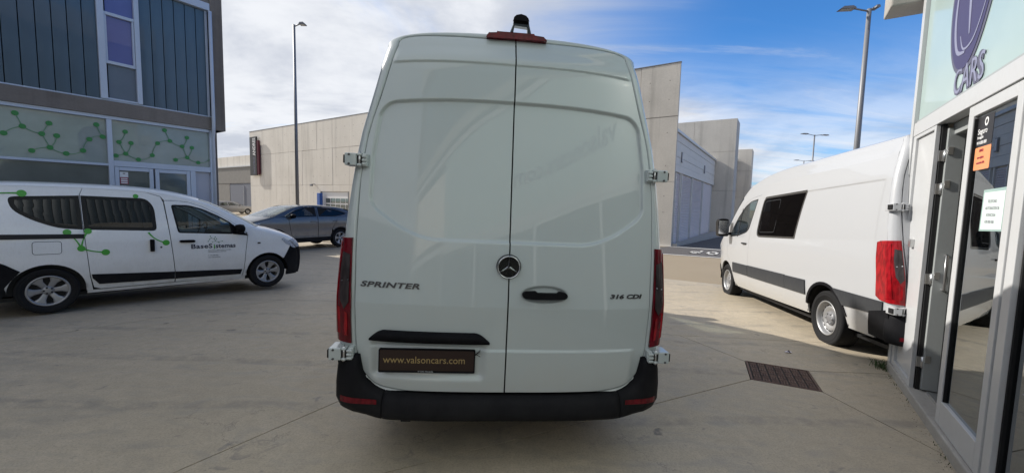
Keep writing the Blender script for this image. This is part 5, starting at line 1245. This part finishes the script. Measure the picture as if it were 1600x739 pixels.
    MB().box(min(mx, mx - sg * .12), max(mx, mx - sg * .12), my - .03, my + .03, 1.06, 1.10).done('mirror_arm', 'plastic', mo, bevel=.008)
    # decals
    if sg > 0:
        dfn = lambda u, v, d: (dW(u, v) + .004 + d, u, v)
        nodes = [(-.20, 1.645), (.94, 1.665), (.19, 1.12), (.395, 1.13), (.323, .884), (.571, .817), (1.272, .932), (1.06, 1.10), (-.62, 1.58)]
        for i, r in ((0, .045), (1, .032), (2, .042), (3, .040), (4, .042), (5, .045), (6, .045)):
            k = MB(); disc(k, nodes[i][0], nodes[i][1], r, dfn, 0, .002); k.done('molecule_disc_decal', 'green_fresh', dok)
        for a, b, s in ((2, 4, .015), (3, 4, -.015), (4, 5, -.012), (7, 6, -.03), (8, 0, .02)):
            k = MB(); linkstrip(k, nodes[a], nodes[b], s, .013, dfn, .000, .0015); k.done('molecule_link_decal', 'green_fresh', dok)
        def tx(x0, z0): return lambda u, v, d: (dW(x0 + u, z0 + v) + .004 + d, x0 + u, z0 + v)
        text('door_lettering', 'BaseS', .108, 'navy', dok, fn=tx(1.595, .815), ext=.001, sx=1.15, bold=.002, spacing=1.08)
        text('door_lettering', 'i', .115, 'green_fresh', dok, fn=tx(1.918, .80), ext=.001, bold=.003)
        text('door_lettering', 'stemas', .108, 'navy', dok, fn=tx(1.948, .812), ext=.001, sx=.98, bold=.002, spacing=1.05)
        mn = [(1.84, .93), (1.862, .965), (1.885, .99), (1.875, 1.02), (1.93, .972), (1.945, 1.008), (1.965, .975), (1.945, .932), (1.90, .915), (1.99, .915), (2.05, .928), (2.0, .905)]
        k = MB()
        for u, v in mn: disc(k, u, v, .0075, dfn, 0, .001, 8)
        for a, b in ((0, 1), (1, 2), (2, 3), (2, 4), (4, 5), (4, 7), (6, 7), (7, 8), (7, 9), (9, 10)): linkstrip(k, mn[a], mn[b], 0, .003, dfn, 0, .0008)
        kk = k.done('door_emblem', 'green_line', dok); kk['kind'] = 'stuff'
        for z, s, h in ((.765, 'Soluciones informaticas a medida', .030), (.738, 'Mantenimiento y sistemas', .030), (.675, 'T. 976 000 000', .028), (.642, 'www.basesistemas', .028)):
            text('small_lettering', s, h, 'greytext', dok, fn=tx(1.84, z), ext=.0006, sx=.86)
    x = sg * .772
    wheel(dok, x, 0, .311, .185, .205, 'six', sg); wheel(dok, x, AF, .311, .185, .205, 'six', sg)
    a, b = sorted((sg * .85, sg * .55)); liner(dok, a, b, 0, .31, .375); liner(dok, a, b, AF, .31, .375)
skin('roof', DE, DC, dW, 0, 5.0, 'dokker_white', dok, nt=26, rim=0)
skin('windscreen', DE, DC, dW, 5.0, 8.0, 'glass_w', dok, nt=14, v0=-.965, v1=.965, rim=0)
for s in (-1, 1): skin('windscreen_pillar', DE, DC, dW, 5.0, 8.0, 'dokker_white', dok, nt=14, nv=3, v0=(-1 if s < 0 else .955), v1=(-.955 if s < 0 else 1), rim=.03)
skin('bonnet', DE, DC, dW, 8.0, 11.3, 'dokker_white', dok, nt=18, rim=.02, inset=.02); skin('nose', DE, DC, dW, 11.3, 15, 'plastic', dok, nt=14, rim=0)
MB().box(-.74, .74, -.70, 3.1, .19, .24).box(-.60, .60, .40, 2.35, .24, .42).done('floor_pan', 'black', dok)
box('tailgate', -.70, .70, -.79, -.75, .4, 1.70, 'dokker_white', dok, .02); box('cargo_lining', -.72, .72, -.72, .42, .26, 1.10, 'interior', dok)
seats(dok, (1.60, .75)); MB().box(-.7, .7, 2.25, 2.6, .7, 1.06).done('dashboard', 'skin_dash', dok, bevel=.04)
MB().lathe([(.18, 0), (.195, .01), (.21, 0), (.195, -.01)], lambda a, b, d: (-.38 + a, 2.10 + b * .35 + d, 1.02 + b * .9), 28, closed=True).done('steering_wheel', 'black', dok, smooth=True)

# ---- grey crossover
UW = table([(.15, .84), (.35, .90), (.6, .925), (.85, .92), (1.0, .915), (1.17, .895), (1.25, .86), (1.45, .77), (1.62, .69)])
ug = table([(2.5, 1), (3.0, .975), (3.25, .92), (3.42, .82), (3.50, .72)]); ugr = table([(-.92, .74), (-.7, .91), (-.4, 1)])
def uW(y, z): return UW(z) * ug(y) * ugr(y) + .018 * math.exp(-((z - .98) / .10) ** 2) * (1 if -.9 < y < 3.2 else 0) * .6
UE = cat([(-.90, .55), (-.92, .9), (-.82, 1.12), (-.60, 1.33), (-.25, 1.475), (.3, 1.555), (.9, 1.60), (1.4, 1.585), (1.75, 1.51), (2.1, 1.37), (2.5, 1.19), (2.75, 1.12), (3.05, 1.05), (3.28, .97), (3.42, .86), (3.47, .65), (3.45, .3)])
UC = cat([(-.98, .55), (-1.0, .9), (-.93, 1.14), (-.72, 1.38), (-.38, 1.53), (.3, 1.62), (.9, 1.65), (1.45, 1.635), (1.85, 1.56), (2.25, 1.41), (2.72, 1.225), (2.92, 1.17), (3.2, 1.09), (3.40, 1.00), (3.55, .87), (3.60, .65), (3.58, .3)])
def make_suv():
    c = empty('parked_car', (0, 0, 0)); AF = 2.50; RA = .40; WR = .352
    for sg in (-1, 1):
        S_ = side_fn(uW, sg); E_ = lambda a, b, n: [UE(a + (b - a) * i / n) for i in range(n + 1)]
        rw = rounded([(.88, 1.215), (.86, 1.555), (.40, 1.525), (.02, 1.44), (-.28, 1.32), (-.22, 1.28), (.20, 1.215)], [.02, .02, .05, .05, .03, .03, .03])
        fw2 = rounded([(.985, 1.215), (.965, 1.56), (1.40, 1.54), (1.70, 1.45), (2.12, 1.245), (2.10, 1.20)], [.02, .02, .05, .05, .02, .02])
        quarter = [(-.90, .50), (-.70, .36), (-RA, .34)] + arc(0, .35, RA, 178, 48, 14) + [(.36, .72), (.16, 1.05), (.10, 1.18), (-.24, 1.26), (-.34, 1.32), (.02, 1.475), (.45, 1.56), (.9, 1.585)] + E_(6, 0, 22)
        patch('rear_quarter', quarter, S_, 'suv_grey', c, step=(.14, .12), gap=.002)
        rdoor = [(.40, .42), (.93, .42), (.93, 1.20), (.92, 1.58), (.45, 1.555), (.02, 1.47), (-.33, 1.315), (-.235, 1.255), (.10, 1.175), (.17, 1.05), (.37, .72)]
        p = patch('rear_door', rdoor, S_, 'suv_grey', c, holes=[rw], step=(.14, .08), gap=.003); patch('window', rw, S_, 'privacy', p, step=(.2, .2), rim=0, gap=0, off=-.006); patch('window_trim', rw, S_, 'chrome', p, holes=[shrink(rw, .012)], step=None, rim=0, gap=0, off=.0015) if False else patch('window_seal', rw, S_, 'rubber', p, holes=[shrink(rw, .022)], step=None, rim=0, gap=0, off=.0015)
        fdoor = [(.94, .42), (1.86, .42), (1.94, .60), (1.99, .9), (2.02, 1.13), (2.17, 1.225), (1.72, 1.475), (1.42, 1.565), (.93, 1.582), (.945, 1.20)]
        p = patch('front_door', fdoor, S_, 'suv_grey', c, holes=[fw2], step=(.14, .08), gap=.003); patch('window', fw2, S_, 'tint', p, step=(.2, .2), rim=0, gap=0, off=-.006); patch('window_seal', fw2, S_, 'rubber', p, holes=[shrink(fw2, .02)], step=None, rim=0, gap=0, off=.0015)
        for yh in (1.04, .02 + .12):
            MB().box(min(sg * (uW(yh, 1.03) + .0), sg * (uW(yh, 1.03) + .03)), max(sg * (uW(yh, 1.03)), sg * (uW(yh, 1.03) + .03)), yh, yh + .19, 1.015, 1.045).done('handle', 'suv_grey', c, bevel=.008)
        wing = [(1.87, .42)] + arc(AF, .35, RA, 166, 20, 14) + [(3.1, .60), (3.28, .75)] + E_(13.3, 9.6, 14) + [(2.35, 1.235), (2.18, 1.215), (2.03, 1.13), (2.0, .9), (1.95, .60)]
        patch('front_wing', wing, S_, 'suv_grey', c, step=(.12, .08), gap=.0025)
        patch('rail', [(.93, 1.586), (1.42, 1.569), (1.72, 1.479), (2.18, 1.228), (2.38, 1.238)] + E_(9.6, 6.0, 16), S_, 'suv_grey', c, step=(.2, .2), gap=.001)
        patch('front_bumper', [(2.92, .32), (3.45, .30)] + E_(16, 13.5, 6)[1:] + [(3.28, .74), (3.1, .59)] + arc(AF, .35, RA, 18, 0, 4), S_, 'plastic', c, step=(.1, .1), gap=.002)
        patch('arch_trim', arc(0, .35, RA + .05, 182, 0, 16) + arc(0, .35, RA - .01, 0, 182, 16), S_, 'plastic', c, step=None, rim=.03, gap=0, off=.008); patch('arch_trim', arc(AF, .35, RA + .05, 182, 0, 16) + arc(AF, .35, RA - .01, 0, 182, 16), S_, 'plastic', c, step=None, rim=.03, gap=0, off=.008)
        patch('sill_trim', [(.42, .28), (2.08, .28), (2.06, .44), (.44, .44)], S_, 'plastic', c, step=(.3, .1), rim=.03, gap=0, off=.006)
        patch('headlamp', [(2.96, .975), (3.30, .90), (3.40, .87), (3.36, .95), (3.22, 1.0), (3.02, 1.03)], S_, 'lens_clear', c, step=(.06, .06), rim=.02, gap=0, off=.006)
        patch('tail_lamp', [(-.90, .98), (-.60, 1.02), (-.62, 1.12), (-.82, 1.10)], S_, 'lens_red', c, step=(.06, .06), rim=.02, gap=0, off=.006)
        mx = sg * (uW(1.95, 1.2) + .13)
        mo = MB().lathe([(.02, -.08), (.09, -.06), (.11, 0), (.10, .06), (.001, .08)], lambda a, b, d: (mx + a * 1.05, 1.93 - d, 1.24 + b * .75), 16).done('mirror', 'plastic', c, smooth=True); MB().box(min(mx, mx - sg * .15), max(mx, mx - sg * .15), 1.90, 1.95, 1.16, 1.20).done('mirror_arm', 'plastic', mo)
        x = sg * .815; wheel(c, x, 0, WR, .225, .235, 'five', sg); wheel(c, x, AF, WR, .225, .235, 'five', sg); a, b = sorted((sg * .90, sg * .55)); liner(c, a, b, 0, .35, RA + .01); liner(c, a, b, AF, .35, RA + .01)
    skin('tailgate', UE, UC, uW, 0, 3.0, 'suv_grey', c, nt=12, rim=0, nv=10); skin('rear_window', UE, UC, uW, 3.0, 4.1, 'privacy', c, nt=8, nv=10, v0=-.96, v1=.96, rim=0)
    skin('roof', UE, UC, uW, 4.1, 7.6, 'suv_grey', c, nt=22, rim=0); skin('windscreen', UE, UC, uW, 7.6, 10, 'glass_w', c, nt=12, v0=-.965, v1=.965, rim=0)
    for s in (-1, 1): skin('windscreen_pillar', UE, UC, uW, 7.6, 10, 'suv_grey', c, nt=12, nv=3, v0=(-1 if s < 0 else .955), v1=(-.955 if s < 0 else 1), rim=.03)
    skin('bonnet', UE, UC, uW, 10, 13.2, 'suv_grey', c, nt=16, rim=.02, inset=.02, nv=12); skin('grille', UE, UC, uW, 13.2, 14.6, 'plastic', c, nt=8, nv=10, rim=0); skin('bumper', UE, UC, uW, 14.6, 16, 'suv_grey', c, nt=6, nv=10, rim=0)
    MB().box(-.8, .8, -.8, 3.2, .26, .34).done('floor_pan', 'black', c); seats(c, (1.45, .50), .62); MB().box(-.75, .75, 2.05, 2.45, .75, 1.12).done('dashboard', 'skin_dash', c, bevel=.04)
    return c
suv = make_suv(); sh_ = Vector((-.5505, -.8348)); sr = Vector((sh_.y, -sh_.x)); pc = Vector((-6.82, 16.0)) + sr * .92
suv.location = (pc.x, pc.y, G(15.5) + .02); suv.rotation_euler = (0, 0, math.atan2(-sh_.x, sh_.y)); tag(suv, 'dark grey crossover facing the yard in front of the long tan concrete hall', 'car')

# ---- small silver hatchback far away
HW = table([(.15, .74), (.4, .80), (.7, .82), (.92, .80), (1.1, .74), (1.38, .62)]); hg_ = table([(2.4, 1), (2.9, .94), (3.08, .80)])
hW = lambda y, z: HW(z) * hg_(y)
HE = cat([(-.68, .5), (-.70, .85), (-.62, 1.05), (-.42, 1.30), (0, 1.37), (.7, 1.375), (1.1, 1.34), (1.5, 1.18), (1.95, .95), (2.3, .90), (2.8, .83), (3.02, .70), (3.06, .45), (3.04, .25)])
HC = cat([(-.74, .5), (-.76, .85), (-.70, 1.07), (-.50, 1.34), (0, 1.41), (.7, 1.42), (1.15, 1.39), (1.6, 1.22), (2.1, .98), (2.4, .94), (2.9, .87), (3.12, .72), (3.16, .45), (3.14, .25)])
hat = empty('parked_car', (0, 0, 0)); AF = 2.42
for sg in (-1, 1):
    S_ = side_fn(hW, sg); E_ = lambda a, b, n: [HE(a + (b - a) * i / n) for i in range(n + 1)]
    w1 = [(-.30, .96), (-.22, 1.24), (.42, 1.30), (.42, .96)]; w2 = [(.50, .96), (.50, 1.30), (.98, 1.27), (1.60, .98)]
    body = [(-.66, .30), (-.34, .26)] + arc(0, .29, .34, 180, 0, 12) + [(.36, .24), (AF - .35, .24)] + arc(AF, .29, .34, 180, 0, 12) + [(2.80, .24), (3.04, .25)] + E_(13, 0, 50)[1:]
    p = patch('body_side', body, S_, 'silver', hat, holes=[w1, w2], step=(.25, .2), gap=0)
    for w in (w1, w2): patch('window', w, S_, 'tint', p, step=None, rim=0, gap=0, off=-.006)
    patch('tail_lamp', [(-.67, .72), (-.40, .72), (-.40, .92), (-.66, .92)], S_, 'lens_bright', hat, step=None, rim=.01, gap=0, off=.008); patch('side_moulding', [(.36, .50), (2.0, .50), (2.0, .56), (.36, .56)], S_, 'badge', hat, step=None, rim=.01, gap=0, off=.008)
    patch('headlamp', [(2.82, .62), (3.02, .58), (3.02, .70), (2.85, .77)], S_, 'lens_clear', hat, step=None, rim=.01, gap=0, off=.008); patch('bumper_trim', [(2.86, .38), (3.04, .38), (3.04, .48), (2.84, .48)], S_, 'plastic', hat, step=None, rim=.01, gap=0, off=.008)
    for q in (.45, 1.72): patch('door_gap', [(q, .32), (q + .015, .32), (q + .015, .93), (q, .93)], S_, 'rubber', hat, step=None, rim=0, gap=0, off=.002)
    x = sg * .72; wheel(hat, x, 0, .29, .17, .19, 'steel', sg); wheel(hat, x, AF, .29, .17, .19, 'steel', sg); a, b = sorted((sg * .79, sg * .5)); liner(hat, a, b, 0, .29, .345); liner(hat, a, b, AF, .29, .345)
    box('mirror', *sorted((sg * .80, sg * .95)), 1.55, 1.63, .94, 1.04, 'plastic', hat, .02)
skin('tailgate', HE, HC, hW, 0, 2, 'silver', hat, nt=6, nv=8, rim=0); skin('rear_window', HE, HC, hW, 2, 3.1, 'privacy', hat, nt=5, nv=8, rim=0); skin('roof', HE, HC, hW, 3.1, 6, 'silver', hat, nt=12, nv=8, rim=0); skin('windscreen', HE, HC, hW, 6, 8, 'glass_w', hat, nt=8, nv=8, rim=0, v0=-.97, v1=.97)
skin('bonnet', HE, HC, hW, 8, 11, 'silver', hat, nt=10, nv=8, rim=0); skin('nose', HE, HC, hW, 11, 13, 'silver', hat, nt=6, nv=8, rim=0)
MB().box(-.7, .7, -.6, 2.9, .22, .28).done('floor_pan', 'black', hat); seats(hat, (1.1, .3), .5, .22)
hh = math.atan2(.55, .835); hat.location = (-32.3, 44.6, G(45)); hat.rotation_euler = (0, 0, -R(33.4)); tag(hat, 'small silver hatchback far off in front of the grey gates', 'car')

# ------------------------------------------------------------------ odds and ends on the ground
lit = tag(empty('crumpled_wrapper', (3.28, 4.62, G(4.6) + .002)), 'crumpled white and purple wrapper lying on the concrete behind the parked van wheel', 'litter')
V = []; 
for i in range(8):
    for j in range(5): V.append((-.035 + i * .010 + random.uniform(-.004, .004), -.02 + j * .010, abs(random.gauss(0, .010)) + .002))
obj('foil', V, [(j * 1 + i * 5, i * 5 + j + 1, (i + 1) * 5 + j + 1, (i + 1) * 5 + j) for i in range(7) for j in range(4)], 'rubbish', lit)
obj('print', [(x + .012, y, z + .004) for x, y, z in V[10:25]], [(i * 5 + j, i * 5 + j + 1, (i + 1) * 5 + j + 1, (i + 1) * 5 + j) for i in range(2) for j in range(4)], 'navy', lit)
deb = MB()
for i in range(330):
    if i < 260:
        s = -random.random() ** .8 * 4.5; o = .004 + abs(random.gauss(0, .035)); p = (PR[0] + SD[0] * s - ND[0] * o, PR[1] + SD[1] * s - ND[1] * o)
    else: p = (random.uniform(-4, 3), random.uniform(1.6, 7))
    r = random.uniform(.002, .007) * (.55 if i < 260 else .5); z = G(p[1])
    k = len(deb.v); a = random.random() * 6
    deb.v += [(p[0] + r * math.cos(a + q * 2.1) * random.uniform(.6, 1.6), p[1] + r * math.sin(a + q * 2.1), z) for q in range(3)] + [(p[0], p[1], z + r * .9)]
    deb.f += [(k, k + 1, k + 3), (k + 1, k + 2, k + 3), (k + 2, k, k + 3)]
tag(deb.done('grit', 'joint'), 'fine dark grit gathered along the foot of the shopfront step', 'grit', kind='stuff')
gb = MB()
for i in range(170):
    s = random.gauss(.02, .06) if i < 110 else random.uniform(-3.6, 0); o = abs(random.gauss(.0, .05)) if i < 110 else abs(random.gauss(.0, .012)); x, y = PR[0] + SD[0] * s - ND[0] * (o + .01), PR[1] + SD[1] * s - ND[1] * (o + .01)
    l = random.uniform(.03, .10) * (1 if i < 110 else .4); a = random.random() * 6.28; b = random.uniform(.3, 1.2); k = len(gb.v); w = .0025
    dx_, dy_ = math.cos(a), math.sin(a)
    gb.v += [(x - dy_ * w, y + dx_ * w, G(y)), (x + dy_ * w, y - dx_ * w, G(y)), (x + dx_ * l * .5 * b - dy_ * w, y + dy_ * l * .5 * b + dx_ * w, G(y) + l * .6), (x + dx_ * l * .5 * b + dy_ * w, y + dy_ * l * .5 * b - dx_ * w, G(y) + l * .6), (x + dx_ * l * b, y + dy_ * l * b, G(y) + l * .7)]
    gb.f += [(k, k + 1, k + 3, k + 2), (k + 2, k + 3, k + 4)]
tag(gb.done('weeds', 'leafy'), 'small green weeds sprouting at the corner of the shopfront step', 'weeds', kind='stuff')
